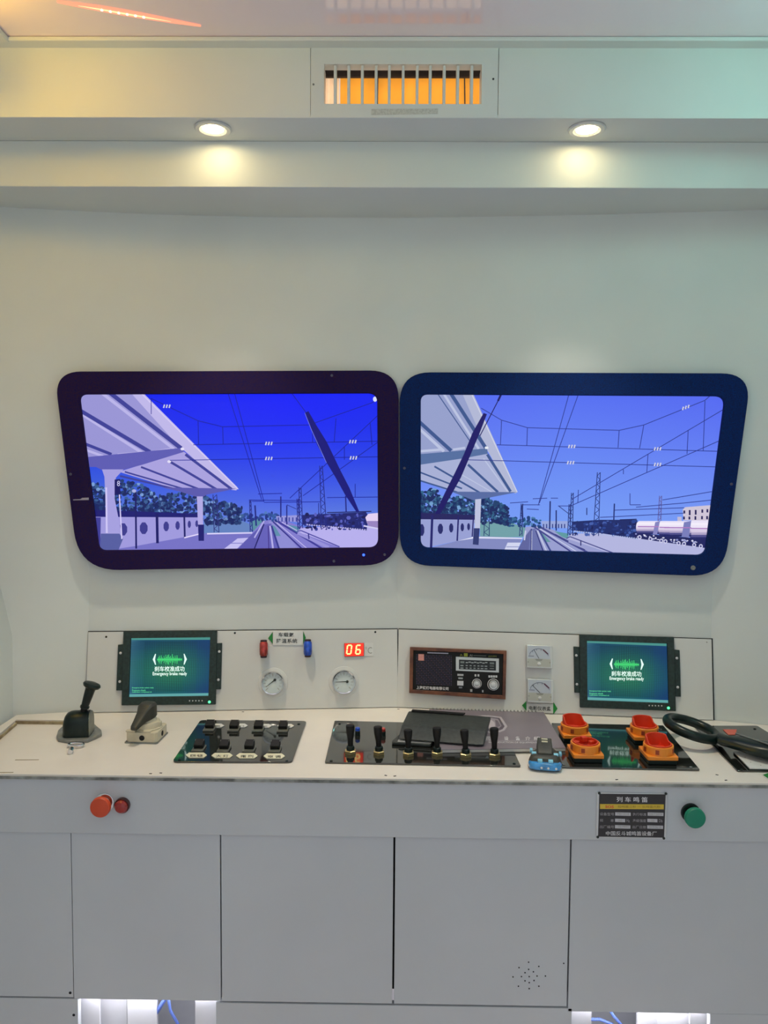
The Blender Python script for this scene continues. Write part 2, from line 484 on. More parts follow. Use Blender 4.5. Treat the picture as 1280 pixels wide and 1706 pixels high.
RP = Plane((0, Y1 + 0.050, 0), (1, 0, 0), (0, 0, 1))
tag(MB().bx(RP.hit(505, 120).x, RP.hit(845, 120).x, Y1 + 0.050, Y1 + 0.058, RP.hit(660, 127.5).z, ZFT + 0.004).build('cloth_rail', M['dark_beam'], loc=(0, Y1 + 0.05, zc1)), 'dark brown rail above the orange cloth behind the vent', 'rail')
for px, l, x2 in ((630, 0, -1), (773, 0, 3)):
    p0 = Vector((xat(px), cy - 0.012, zc1)); p1 = Vector((xat(px + x2), cy - 0.012, zc0))
    tag(MB().cyl(p0, p1, 0.0016, seg=6).build('hanging_cord', M['gap'], loc=p1), 'dark cord hanging behind the vent, ' + ('left of its middle' if px < 700 else 'near its right end'), 'cord')
la = bpy.data.lights.new('vent_fill', 'AREA'); la.shape = 'RECTANGLE'; la.size = 0.50; la.size_y = 0.03; la.energy = 0.32; la.color = (1, 0.86, 0.66)  # added light brightening the cloth, standing in for the lit space beyond
lo = bpy.data.objects.new('vent_fill', la); COL.objects.link(lo)
lo.location = (0.02, Y1 + 0.072, ZFT - 0.004); lo.rotation_euler = (math.radians(38), 0, 0)

# ------------------------------------------------------------------ downlights
def downlight(px, py, label):
    c = Plane((0, 0, ZS1), (1, 0, 0), (0, -1, 0)).hit(px, py)
    t = thing('downlight', (c.x, c.y, ZS1), label, 'downlight', 'recessed downlights in the upper soffit')
    d = (0, 0, -1)
    o = Vector((c.x, c.y, ZS1 - 0.0006))
    MB().lathe(o, d, [(0.040, 0), (0.041, 0.002), (0.038, 0.0045), (0.030, 0.005), (0.0255, 0.002), (0.0255, 0.0005)], 40, cap1=False).build('trim_ring', M['silver'], t)
    MB().lathe(o, d, [(0.0255, 0.0006), (0.0235, 0.0022)], 32, cap0=False, cap1=False).build('reflector', M['white_plastic'], t)
    MB().lathe(o, d, [(0.0235, 0.0008), (0.0235, 0.0026), (0.015, 0.0038), (0.004, 0.0042)], 32).build('lens', emit('downlight_lens', (1.0, 0.80, 0.42, 1), 40.0), t)
    l = bpy.data.lights.new('downlight_bulb', 'SPOT')
    l.energy = DOWNLIGHT_W; l.color = (1.0, 0.90, 0.70); l.spot_size = math.radians(68); l.spot_blend = 1.0; l.shadow_soft_size = 0.018
    lo = bpy.data.objects.new('bulb', l); COL.objects.link(lo); lo.parent = t; lo.location = (0, 0, -0.012)
downlight(355, 213, 'lit round downlight in the soffit left of the vent')
downlight(978, 214, 'lit round downlight in the soffit right of the vent')

# ------------------------------------------------------------------ LED strips and added fill globes
def led(pts, wd, material, label, name='led_strip'):
    pts = [Vector(p) for p in pts]
    t = thing(name, pts[0], label, 'led strip')
    mb_ = MB(); mc = MB()
    sd = Vector((-1 if pts[0].x < 0 else 1, 0, 0)) if name == 'led_strip' and abs(pts[0].x) > 0.8 else Vector((0, 0, 1))
    mb_.tube([p + sd * wd * 1.1 for p in pts], wd * 0.55, 6).build('tape', M['white_plastic'], t)
    mc.tube(pts, wd * 0.7, 8).build('diffuser', material, t)
CE = Plane((0, 0, ZC - 0.0022), (1, 0, 0), (0, -1, 0))
seg = [CE.hit(x, y) for x, y in ((95, 4), (130, 9.5), (165, 15), (205, 22), (245, 29), (285, 36), (335, 44))]
lt = thing('led_strip', seg[0], 'short glowing orange light strip with bright dots on the ceiling at the upper left', 'led strip')
gl = MB(); GW = (0.003, 0.0085, 0.011, 0.012, 0.011, 0.0085, 0.003)
for k in range(len(seg) - 1):
    a_, b_ = seg[k], seg[k + 1]; d_ = (b_ - a_).normalized(); n_ = Vector((-d_.y, d_.x, 0)); z_ = Vector((0, 0, 0.0015)); wa, wb = GW[k], GW[k + 1]
    gl.loops([[a_ + n_ * wa + z_, a_ - n_ * wa + z_, a_ - n_ * wa * 0.7, a_ + n_ * wa * 0.7], [b_ + n_ * wb + z_, b_ - n_ * wb + z_, b_ - n_ * wb * 0.7, b_ + n_ * wb * 0.7]])
gl.build('painted_halo', emit('led_halo', (1.0, 0.36, 0.22, 1), 1.0), lt)  # flat emissive sheet painting the blurred halo around the strip
core = [p_ + Vector((0, 0, 0.0008)) for p_ in seg[1:-1]]
MB().tube(core, [0.001, 0.0022, 0.0026, 0.0022, 0.001], 6).build('core', emit('led_core', (1.0, 0.62, 0.30, 1), 1.5), lt)
for k in range(6):
    t_ = 0.25 + k * 0.09; q_ = core[0].lerp(core[-1], t_)
    MB().lathe(q_ - Vector((0, 0, 0.001)), (0, 0, -1), [(0.0034, 0), (0.0028, 0.0012), (0.001, 0.0018)], 10).build('bead', emit('led_bead', (1.0, 0.85, 0.5, 1), 3.0), lt)
led([(-0.845, 1.52, ZC - 0.075), (-0.845, 1.30, ZC - 0.075), (-0.845, 1.08, ZC - 0.075)], 0.006, emit('led_amber', (1.0, 0.60, 0.03, 1), LED_AMBER), 'amber light strip on the left wall just below the ceiling moulding')
led([(0.882, 1.52, ZC - 0.075), (0.882, 1.2, ZC - 0.075), (0.882, 0.9, ZC - 0.075)], 0.006, emit('led_cool', (0.36, 1.0, 0.86, 1), LED_COOL), 'cool white light strip on the right wall just below the ceiling moulding')
def pendant(x, y, label, col):  # unseen globes added to brighten the ceiling and fascia
    t = thing('fill_globe', (x, y, ZC), label, 'lamp', 'added fill globes')
    zc = ZC - 0.30
    MB().lathe((x, y, ZC - 0.0005), (0, 0, -1), [(0.05, 0), (0.05, 0.012), (0.02, 0.02)], 24).build('canopy', M['white_plastic'], t)
    MB().cyl((x, y, zc + 0.088), (x, y, ZC - 0.02), 0.004, seg=8).build('cord', M['black_rubber'], t)
    MB().lathe((x, y, zc), (0, 0, 1), [(0.09 * math.cos(a), 0.09 * math.sin(a)) for a in [math.radians(-88 + 16 * k) for k in range(12)]], 28).build('globe', emit('fill_globe_glow', col, FILL_GLOBE), t)
pendant(-0.45, 0.22, 'added fill globe above the viewer on the left', (0.94, 1.0, 0.92, 1))
pendant(0.45, 0.22, 'added fill globe above the viewer on the right', (0.80, 1.0, 0.97, 1))
#PART2
# ------------------------------------------------------------------ the two big cab screens in dark masks
PWL = Plane((XC, 2.022, Z0), (1, 0.092, 0), (0, 0, 1))
PWR = Plane((XC, 2.022, Z0), (1, -0.098, 0), (0, 0, 1))

def trees(p, rnd, pts, n, s, layer=3, cols=((20, 34, 96), (30, 56, 112), (56, 92, 146), (120, 156, 214))):
    for i in range(n):
        a = rnd.random() * (len(pts) - 1); k = int(a); t = a - k
        x = pts[k][0] * (1 - t) + pts[k + 1][0] * t; y0 = pts[k][1] * (1 - t) + pts[k + 1][1] * t
        y1 = pts[k][2] * (1 - t) + pts[k + 1][2] * t
        f = rnd.random(); y = y0 + (y1 - y0) * f
        c = cols[min(3, int(rnd.random() ** 2.0 * 3.1 + (0.9 - f) * 0.6))] if f < 0.8 else cols[rnd.choice((0, 0, 1))]
        p.disc(x + rnd.uniform(-2, 2), y, s * rnd.uniform(0.4, 1), s * rnd.uniform(0.4, 0.9), c, layer + (i % 4) * 0.25, 6, rnd.random())

def mast(p, x0, y0, x1, y1, w0, w1, col, layer=6):
    """lattice mast"""
    p.line([(x0 - w0, y0), (x1 - w1, y1)], 1.3, col, layer)
    p.line([(x0 + w0, y0), (x1 + w1, y1)], 1.3, col, layer)
    k = max(3, int((y1 - y0) / 6))
    for i in range(k):
        a, b = i / k, (i + 1) / k
        s = 1 if i % 2 else -1
        p.line([(x0 + (x1 - x0) * a - s * (w0 + (w1 - w0) * a), y0 + (y1 - y0) * a), (x0 + (x1 - x0) * b + s * (w0 + (w1 - w0) * b), y0 + (y1 - y0) * b)], 1.0, col, layer)

def insulator(p, x, y, sl=0.0):
    for k in (-1, 0, 1):
        p.line([(x + k * 4.6 - 0.8, y + 2.6 + k * sl), (x + k * 4.6 + 0.8, y - 3.0 + k * sl)], 2.2, (205, 205, 225), 6.5)

def screen_thing(pl, outer, ro, inner, ri, material, label, base):
    b = pl.hit(*base)
    t = thing('cab_screen', b, label, 'screen', 'cab front screens')
    oo = rpoly(quad_uv(pl, outer), [r * 0.00157 for r in ro], 10)
    ii = rpoly(quad_uv(pl, inner), [r * 0.00157 for r in ri], 10)
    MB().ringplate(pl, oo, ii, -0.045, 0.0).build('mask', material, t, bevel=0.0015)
    cx_ = sum(q[0] for q in inner) / 4; cy_ = sum(q[1] for q in inner) / 4
    big = quad_uv(pl, [(cx_ + (x - cx_) * 1.05, cy_ + (y - cy_) * 1.07) for x, y in inner])
    MB().prism(pl, big, -0.030, -0.0095).build('panel', M['black_plastic'], t)
    p = Pic(pl, -0.0093)
    p.xl = lambda y: inner[0][0] + (inner[3][0] - inner[0][0]) * (y - inner[0][1]) / (inner[3][1] - inner[0][1]) - 6
    p.xr = lambda y: inner[1][0] + (inner[2][0] - inner[1][0]) * (y - inner[1][1]) / (inner[2][1] - inner[1][1]) + 6
    p.yb = max(inner[2][1], inner[3][1]) + 6
    return t, p

RN = random.Random(4)
# ---- left screen
oL = [(90, 619), (664.5, 617), (664.5, 941), (131, 951)]; iL = [(132, 657), (629, 655), (630.5, 912), (165, 917)]
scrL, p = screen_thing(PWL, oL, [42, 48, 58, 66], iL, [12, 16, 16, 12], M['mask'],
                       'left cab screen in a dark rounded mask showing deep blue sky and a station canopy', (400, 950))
def sky(p, x0, x1, y0, y1, fn, nx=12, ny=9):
    for i in range(nx):
        for j in range(ny):
            xa, xb = x0 + (x1 - x0) * i / nx, x0 + (x1 - x0) * (i + 1) / nx
            ya, yb = y0 + (y1 - y0) * j / ny, y0 + (y1 - y0) * (j + 1) / ny
            p.poly([(xa, ya), (xb, ya), (xb, yb), (xa, yb)], [fn(xa, ya), fn(xb, ya), fn(xb, yb), fn(xa, yb)], 0)
def skyL(x, y):
    t = max(0, min(1, (y - 655) / 210)); e = abs(x - 470) / 340
    return (8 + 84 * t ** 1.7, 22 + 98 * t ** 1.5 + 10 * e, 248 - 22 * t - 14 * e)
sky(p, 126, 640, 648, 926, skyL)
D1, D2 = (22, 20, 112), (60, 62, 150)
LV, LV2, LV3 = (152, 148, 212), (186, 180, 232), (120, 120, 190)
trees(p, RN, [(146, 800, 850), (175, 812, 850), (205, 800, 858), (235, 806, 858), (262, 828, 860), (285, 822, 860), (330, 820, 862), (350, 832, 875), (380, 838, 872), (402, 846, 872)], 900, 4.6)
p.poly([(340, 866), (404, 868), (428, 878), (418, 889), (340, 889)], (96, 128, 190), 2.5)
p.poly([(415, 868), (432, 862), (444, 868), (425, 890)], (84, 140, 160), 2.6)
trees(p, RN, [(404, 856, 868), (418, 858, 868), (436, 857, 870), (448, 852, 868), (460, 856, 870), (472, 862, 870)], 70, 4, 2.7, ((30, 50, 130), (44, 74, 150), (50, 90, 160), (80, 120, 190)))
# fence wall
p.poly([(146, 849), (334, 856), (334, 865), (150, 863)], D1, 4)
p.poly([(152, 861), (334, 862), (334, 893), (205, 915), (156, 918)], (158, 152, 220), 4.1)
for x, y, rx, ry in ((205, 882, 7.5, 11), (239.5, 880, 7, 10.5), (277, 877, 4.8, 8.5), (296, 875.5, 3.8, 7.5), (315.5, 873.5, 2.8, 6.3), (328, 872.5, 2.6, 5.8)):
    p.disc(x, y, rx, ry, (58, 56, 140), 4.3, 8, 0.5)
for x, y0, y1, wd in ((226.5, 818, 914, 3.0), (262, 855, 905, 4.5), (307.5, 856, 896, 3)):
    p.line([(x - 0.5, y0), (x + 0.5, y1)], wd, (20, 18, 100), 4.4)
p.disc(223.5, 818, 4, 3, (170, 175, 225), 4.5, 6)
p.poly([(158, 920), (230, 909), (312, 894), (345, 888), (421, 887), (392, 920)], (116, 112, 196), 4.25)
p.poly([(345, 888), (421, 886.5), (420, 889), (345, 890.5)], (212, 205, 245), 4.35)
p.line([(307, 896), (331, 890)], 2, (225, 215, 250), 4.6)
p.poly([(396, 897), (414, 896), (389, 920), (366, 920)], (196, 190, 240), 4.35)
p.line([(384, 905), (406, 905)], 1.2, (116, 112, 196), 4.45)
# canopy
p.poly([(126, 650), (232, 650), (306, 748), (198, 757), (134, 762)], LV, 5)
p.poly([(134, 762), (306, 746), (306, 753), (238, 774), (205, 783), (191, 795), (175, 793), (170, 783), (160, 778), (138, 778)], (92, 90, 178), 5.6)
p.poly([(198, 786), (240, 773), (306, 752), (396, 815), (330, 821), (300, 817)], (168, 160, 222), 5)
p.poly([(214, 650), (234, 650), (396, 812), (394, 817), (386, 816), (306, 750), (300, 746)], (190, 182, 232), 5.3)
p.line([(232, 652), (397, 815)], 1.6, (214, 205, 245), 5.5)
for a, b, wd, c in (((180, 652), (302, 747), 7, D2), ((166, 652), (290, 748), 5, LV2), ((132, 683), (250, 753), 6.5, D2), ((126, 687), (238, 755), 5, LV2),
                    ((138, 738), (186, 757), 5, D2), ((138, 748), (172, 760), 4, LV2), ((200, 793), (302, 817), 3, D2), ((208, 786), (318, 818), 2.6, D2),
                    ((235, 778), (337, 817), 3.2, D2), ((283, 769), (362, 816), 4, D2), ((309, 757), (386, 815), 4.5, D2), ((196, 757), (250, 753), 3, LV2), ((252, 753), (284, 748), 3, LV2)):
    p.line([a, b], wd, c, 5.35)
p.disc(304, 748, 3.5, 2.5, (225, 220, 245), 5.8, 6); p.disc(282, 769, 3.5, 2.5, (225, 220, 245), 5.8, 6)
p.poly([(270, 812), (394, 814), (345, 824), (336, 829), (325, 827), (300, 819)], (88, 86, 172), 5.7)
p.poly([(170, 782), (206, 782), (193, 796), (191, 830), (203, 892), (206, 905), (200, 889), (175, 889), (177, 850), (174, 794)], (164, 158, 222), 5.75)
p.line([(177, 812), (178, 888)], 3, (206, 198, 245), 5.85); p.line([(199, 824), (203, 898)], 2, (214, 205, 250), 5.85)
p.poly([(168, 889), (199, 889), (205, 898), (196, 920), (166, 920)], (84, 92, 160), 5.76)
p.poly([(153, 862), (168, 862), (167, 922), (160, 922)], (62, 60, 150), 5.74)
p.poly([(191, 799), (200.5, 798), (200.5, 822), (191, 825)], (16, 14, 96), 6)
p.poly([(328, 827), (338, 827), (338.5, 875), (330, 875)], (176, 168, 228), 5.8)
p.poly([(330, 874), (340, 874), (340, 901), (331, 901)], (22, 20, 110), 5.85)
mast(p, 358, 824, 361, 887, 3, 4, (40, 44, 120), 5.2)
# tracks
p.poly([(438, 868), (452, 866), (470, 866), (640, 925), (378, 925), (416, 892)], (128, 122, 205), 3)
p.poly([(447, 868), (462, 870), (500, 918), (466, 918)], (140, 138, 210), 3.1)
p.poly([(453, 874), (459, 878), (468, 893), (458, 893)], (92, 140, 170), 3.3)
p.poly([(420, 890), (440, 872), (428, 916), (386, 920)], (92, 88, 176), 3.15)
p.poly([(440, 874), (452, 872), (464, 916), (426, 916)], (98, 94, 184), 3.2)
for a, b, wd, c in (((440, 873), (424, 914), 1.8, (20, 16, 96)), ((447, 876), (448, 914), 1.4, (60, 40, 130)), ((450, 876), (455, 914), 3, (178, 172, 232)), ((452.5, 876), (465, 914), 3, (50, 50, 140)),
                    ((455, 869), (503, 914), 2.4, (52, 48, 140)), ((458, 868), (512, 914), 1.4, (190, 182, 236)), ((463, 869), (537, 914), 3, (58, 54, 150)), ((470, 870), (545, 912), 1.4, (190, 182, 236)),
                    ((440, 868), (424, 896), 2.4, (176, 172, 230))):
    p.line([a, b], wd, c, 3.4)
p.poly([(478, 874), (500, 878), (497, 887), (486, 884)], (86, 140, 170), 3.3)
p.poly([(495, 885), (502, 880), (560, 876), (614, 876), (640, 880), (640, 920), (566, 912)], (182, 174, 236), 3.6)
p.line([(495, 885), (502, 884), (566, 911)], 1.8, (70, 66, 160), 3.8)
p.line([(496, 888), (548, 912)], 5, (150, 144, 216), 3.7)
p.line([(514, 889), (515, 898)], 2, (40, 38, 130), 3.9)
# trains
p.poly([(504, 858), (610, 853), (614, 860), (611, 884), (560, 878), (505, 874)], (24, 30, 108), 4)
for i in range(90):
    x = RN.uniform(505, 608); p.disc(x, RN.uniform(856, 882), RN.uniform(1, 4), RN.uniform(1, 3.5), RN.choice(((44, 56, 150), (14, 14, 84), (34, 44, 128), (86, 92, 190))), 4.2 + 0.1 * (i % 3), 6)
for i in range(26):
    x = 512 + i * 4; p.disc(x, 874 + i * 0.36, 1.6, 1.4, (176, 172, 228), 4.6, 5)
p.line([(545, 854), (619, 852)], 1.6, (22, 22, 90), 4.7)
p.poly([(609, 862), (614, 856), (640, 854), (640, 872), (612, 872)], (226, 208, 240), 4.5)
p.poly([(611, 868), (640, 868), (640, 880), (614, 878)], (150, 130, 190), 4.6)
p.line([(606, 876), (640, 882)], 2.5, (206, 202, 240), 4.8)
p.poly([(460, 860), (500, 858), (500, 870), (462, 868)], (150, 150, 220), 3.9)
for x in (464, 470, 476, 482, 488, 494): p.line([(x, 862), (x, 869)], 2.2, (64, 70, 160), 4.0)
# masts and wires
W1 = (14, 22, 150)
for pts in ([(252, 664), (330, 701), (371, 711), (515, 708), (620, 671), (632, 664)], [(322, 741), (632, 735)], [(283, 767), (632, 761)], [(252, 664), (252, 690)],
            [(330, 701), (331, 741)], [(371, 711), (372, 740)], [(560, 697), (557, 736)], [(617, 705), (620, 741)], [(521, 715), (521, 737)], [(379, 652), (436, 832)], [(390, 652), (440, 836)],
            [(632, 690), (483, 830)], [(632, 735), (505, 826)], [(574, 744), (574, 766)], [(484, 652), (512, 690)], [(430, 823), (470, 822)], [(415, 833), (500, 834)], [(440, 837), (535, 836)], [(545, 829), (632, 828)],
            [(420, 835), (440, 835)], [(592, 806), (592, 828)]):
    p.line(pts, 1.15, W1, 6.2)
MC = (28, 34, 128)
mast(p, 535, 776, 540, 882, 2.2, 4.5, MC); mast(p, 500, 812, 502, 880, 1.8, 2.5, MC); mast(p, 496, 831, 498, 882, 1.2, 1.6, MC)
mast(p, 417, 833, 419, 886, 1.0, 2.0, MC); p.line([(425, 842), (427, 876)], 2.6, MC, 6)
p.line([(468, 827), (468, 862)], 2.2, MC, 6); p.line([(478, 842), (478, 874)], 2, MC, 6); p.line([(531, 838), (531, 858)], 1.2, MC, 6); p.line([(576, 826), (577, 854)], 2.2, MC, 6); p.line([(478, 841), (494, 848)], 1, MC, 6)
for x, y in ((278, 677), (448, 739), (448, 764), (588, 736), (589, 763)): insulator(p, x, y)
p.disc(625, 665, 3.5, 4.5, (215, 220, 250), 6.6, 8)
p.poly([(508, 688), (514, 685), (527, 708), (545, 737), (567, 783), (582, 812), (599, 853), (594, 853), (575, 824), (559, 795), (544, 770), (529, 742), (519, 715)], (10, 6, 118), 7)
p.line([(508, 688), (519, 716), (544, 771)], 0.8, (120, 130, 235), 7.2)
p.build('picture', M['screen'], scrL)
text_on(PWL, '8', (195, 801, 200, 810), emit('sign_white', (0.6, 0.6, 0.9, 1), 0.8), scrL, 'platform_number', off=-0.0082)
def mask_bits(t, pl, screws, tint):
    for x, y in screws:
        MB().lathe(pl.hit(x, y), pl.n, [(0.0036, -0.001), (0.0036, 0.0012), (0.0022, 0.0018), (0.0012, 0.0010)], 12).build('screw', tint, t)
SCREW = mat('dull_screw', (0.10, 0.10, 0.16, 1), 0.4, metal=0.6)
mask_bits(scrL, PWL, ((553, 625.5), (117.5, 790), (556.5, 935), (641, 924)), SCREW)
MB().lathe(PWL.hit(606, 924.5), PWL.n, [(0.0035, -0.001), (0.0035, 0.0012), (0.0018, 0.0022)], 12).build('power_light', emit('blue_led', (0.03, 0.10, 1.0, 1), 3.0), scrL)
MB().prism(PWL, quad_uv(PWL, [(122, 833.5), (148, 833), (148, 829), (137, 829.5), (134, 831.5), (122, 832)]), 0.0, 0.0006).build('chip', mat('bare_chip', (0.35, 0.33, 0.42, 1), 0.6), scrL)

# ---- right screen
oR = [(666, 620), (1253, 622), (1206, 961), (666.5, 941)]; iR = [(701, 657), (1209, 660), (1175, 925), (701, 912)]
scrR, p = screen_thing(PWR, oR, [52, 46, 52, 52], iR, [12, 16, 14, 14], M['mask_glare'],
                       'right cab screen in a dark rounded mask showing paler blue sky and white tank wagons', (940, 950))
def skyR(x, y):
    t = max(0, min(1, (y - 657) / 205)); e = abs(x - 950) / 270
    return (82 + 34 * t, 108 + 48 * t - 6 * e, 240 + 4 * t)
sky(p, 694, 1216, 650, 934, skyR)
D2 = (58, 84, 140); D1 = (30, 28, 92); LV = (148, 158, 202); LV2 = (186, 194, 224)
TC = ((18, 36, 92), (26, 60, 106), (48, 98, 136), (112, 158, 206))
trees(p, RN, [(698, 822, 862), (722, 814, 862), (738, 830, 864), (760, 828, 866), (786, 826, 868), (806, 826, 872), (830, 836, 872), (845, 846, 874)], 760, 4.6, 3, TC)
p.poly([(800, 868), (850, 870), (878, 880), (872, 895), (800, 895)], (110, 158, 166), 2.5)
trees(p, RN, [(845, 862, 876), (864, 864, 876), (884, 862, 878), (900, 866, 878)], 60, 4, 2.7, ((24, 60, 120), (34, 84, 130), (50, 104, 150), (80, 130, 180)))
p.poly([(694, 854), (792, 858), (792, 868), (694, 866)], D1, 4)
p.poly([(694, 865), (791, 866), (789, 893), (763, 901), (694, 916)], (150, 158, 210), 4.1)
for x, y, rx, ry in ((703, 883, 4.5, 10.5), (734, 881, 4.6, 9), (752, 879.5, 3.7, 8), (770.5, 878.5, 3, 7), (781, 877.5, 2.5, 6.3)):
    p.disc(x, y, rx, ry, (34, 38, 104), 4.3, 8, 0.5)
for x, y0, y1, wd in ((719.5, 858, 912, 4), (763, 860, 901, 2.6), (788, 862, 894, 2)):
    p.line([(x + 1, y0), (x - 1, y1)], wd, (28, 28, 104), 4.4)
p.poly([(694, 918), (763, 901), (790, 893), (871, 896), (858, 922)], (128, 136, 190), 4.25)
p.poly([(763, 901), (790, 894), (871, 896), (870, 898), (790, 897)], (220, 222, 245), 4.35)
p.poly([(846, 904), (868, 904), (860, 922), (838, 922)], (208, 212, 238), 4.35); p.line([(844, 911), (865, 911)], 1.2, (128, 136, 190), 4.45)
p.poly([(694, 650), (786, 650), (814, 748), (694, 757)], LV, 5)
p.poly([(694, 757), (812, 747), (813, 756), (770, 764), (694, 775)], (82, 108, 158), 5.6)
p.poly([(694, 775), (770, 763), (812, 755), (863, 820), (800, 824), (756, 820), (694, 800)], (166, 174, 212), 5)
p.poly([(768, 650), (786, 650), (862, 818), (860, 822), (852, 820), (812, 750)], (176, 182, 212), 5.3)
p.line([(784, 652), (862, 820)], 1.6, (206, 210, 230), 5.5)
for a, b, wd, c in (((749, 652), (810, 747), 6, D2), ((737, 652), (798, 748), 4, LV2), ((728, 654), (790, 745), 1.6, D2), ((698, 702), (752, 751), 6, D2), ((696, 712), (740, 752), 5, LV2),
                    ((698, 786), (770, 814), 2.6, D2), ((698, 800), (762, 820), 2.6, D2), ((724, 777), (800, 821), 3, D2), ((780, 774), (830, 820), 4, D2), ((768, 790), (822, 821), 1.5, LV2),
                    ((812, 757), (851, 819), 4.5, D2), ((806, 764), (846, 819), 2, LV2), ((697, 752), (735, 749), 4, LV2), ((755, 749), (775, 746), 3.5, LV2)):
    p.line([a, b], wd, c, 5.35)
p.disc(811, 746, 3.5, 2.5, (225, 230, 240), 5.8, 6)
p.poly([(752, 819), (862, 820), (800, 832), (790, 834), (780, 830)], (84, 104, 160), 5.7)
p.poly([(792, 832), (802, 831), (800, 881), (791, 881)], (188, 194, 222), 5.8)
p.poly([(789.5, 880), (799.5, 880), (797.5, 908), (788, 907)], (44, 54, 112), 5.85)
mast(p, 812, 830, 811, 893, 3.5, 4.5, (34, 60, 110), 5.2)
# tracks
p.poly([(876, 878), (892, 876), (910, 878), (1040, 930), (860, 930), (872, 898)], (150, 156, 206), 3)
p.poly([(872, 898), (884, 882), (880, 926), (858, 926)], (92, 98, 156), 3.15)
p.poly([(884, 882), (892, 880), (910, 926), (880, 926)], (104, 112, 170), 3.2)
p.poly([(899, 886), (906, 890), (918, 903), (910, 903)], (98, 150, 160), 3.3)
for a, b, wd, c in (((885.5, 881), (885, 926), 1.8, (44, 50, 120)), ((886.5, 884), (886, 926), 1, (200, 204, 230)), ((893, 884), (908, 926), 1.8, (48, 52, 120)), ((896, 884), (914, 926), 2.2, (190, 196, 226)), ((899, 884), (922, 926), 3, (60, 72, 140)),
                    ((889, 877), (962, 926), 2.4, (60, 62, 134)), ((895, 878), (972, 926), 1.4, (200, 204, 234)), ((900, 878), (990, 926), 3, (66, 70, 140)), ((925, 890), (975, 916), 1.2, (40, 44, 110)),
                    ((876, 884), (874, 900), 2.4, (196, 202, 228))):
    p.line([a, b], wd, c, 3.4)
p.poly([(924, 885), (948, 889), (946, 898), (936, 894)], (92, 152, 160), 3.3)
p.poly([(944, 897), (952, 889), (1000, 888), (1100, 896), (1180, 910), (1216, 925), (1210, 934), (1024, 924)], (178, 180, 222), 3.6)
p.line([(944, 897), (950, 894), (1024, 922)], 1.8, (72, 76, 140), 3.8)
p.line([(948, 901), (1000, 923)], 5, (152, 156, 206), 3.7)
p.line([(968, 900), (968, 909)], 2, (50, 54, 120), 3.9)
# wagons
p.poly([(953, 869), (1000, 866), (1062, 866), (1064, 884), (1060, 898), (1000, 888), (953, 884)], (22, 38, 104), 4)
for i in range(90):
    p.disc(RN.uniform(954, 1060), RN.uniform(868, 892), RN.uniform(1, 4), RN.uniform(1, 3.5), RN.choice(((34, 62, 140), (14, 22, 84), (28, 48, 120), (66, 92, 170))), 4.2 + 0.1 * (i % 3), 6)
for i in range(28):
    p.disc(958 + i * 3.8, 885 + i * 0.45, 1.6, 1.4, (170, 182, 226), 4.6, 5)
p.line([(1033, 866), (1061, 865)], 1.6, (22, 30, 90), 4.7)
def tank(x0, x1, y0, y1):
    h = y1 - y0
    for k in range(8):
        ya, yb = y0 + h * k / 8, y0 + h * (k + 1) / 8
        def ins(y):
            t = (y - (y0 + y1) / 2) / (h / 2); return 5 * (1 - math.sqrt(max(0, 1 - t * t)))
        c = ((232, 226, 246), (242, 236, 250), (236, 228, 246), (226, 216, 240), (214, 200, 226), (176, 164, 200), (80, 78, 140), (30, 34, 100))[k]
        p.poly([(x0 + ins(ya), ya), (x1, ya), (x1, yb), (x0 + ins(yb), yb)], c, 4.5)
    p.line([(x0 + 3, y0 + h * 0.42), (x1, y0 + h * 0.43)], 1.8, (170, 120, 190), 4.8)
for x0, x1, y0, y1 in ((1060, 1098, 868, 890), (1096, 1116, 868, 893), (1104, 1152, 868, 894), (1148, 1200, 867, 899)):
    tank(x0, x1, y0, y1)
p.poly([(1092, 870), (1100, 868), (1095, 891), (1088, 890)], (130, 130, 190), 4.7); p.poly([(1140, 870), (1152, 868), (1148, 896), (1136, 894)], (120, 124, 186), 4.7)
p.poly([(1058, 888), (1120, 893), (1190, 899), (1190, 914), (1140, 908), (1056, 896)], (26, 30, 92), 4.35)
for i in range(46):
    x = RN.uniform(1058, 1182); y = 889 + (x - 1058) * 0.115 + RN.uniform(0, 7)
    p.disc(x, y, RN.uniform(1, 2.4), RN.uniform(0.8, 2.0), RN.choice(((214, 214, 240), (176, 180, 224), (140, 146, 206))), 5.0 + 0.1 * (i % 3), 6)
for x, y in ((1066, 895), (1084, 898), (1102, 901), (1109, 902), (1131, 905), (1140, 906), (1157, 908), (1168, 910)):
    p.disc(x, y, 3.4, 3.6, (206, 206, 236), 5.4, 9); p.disc(x, y, 1.8, 2, (60, 62, 130), 5.5, 7)
p.poly([(1138, 849), (1142, 845), (1192, 841), (1190, 867), (1139, 867)], (206, 196, 214), 4.2)
for x, y, hh in ((1140.5, 853, 5), (1149.5, 854, 8.5), (1159.5, 853.5, 8), (1170.5, 851.5, 5.5), (1179, 851, 5.5), (1140, 863, 5), (1149, 863, 5), (1159, 863, 6), (1170, 862.5, 5.5), (1178.5, 862.5, 5.5)):
    p.poly([(x - 1.5, y - hh / 2), (x + 1.5, y - hh / 2), (x + 1.5, y + hh / 2), (x - 1.5, y + hh / 2)], (34, 26, 86), 4.4)
p.poly([(1129, 861), (1136, 861), (1136, 868), (1129, 868)], (190, 184, 214), 4.2)
p.poly([(902, 868), (946, 868), (946, 880), (904, 878)], (150, 166, 220), 3.9)
for x in range(906, 946, 5): p.line([(x, 873), (x, 880)], 2, (52, 68, 140), 4.0)
W1 = (40, 52, 140)
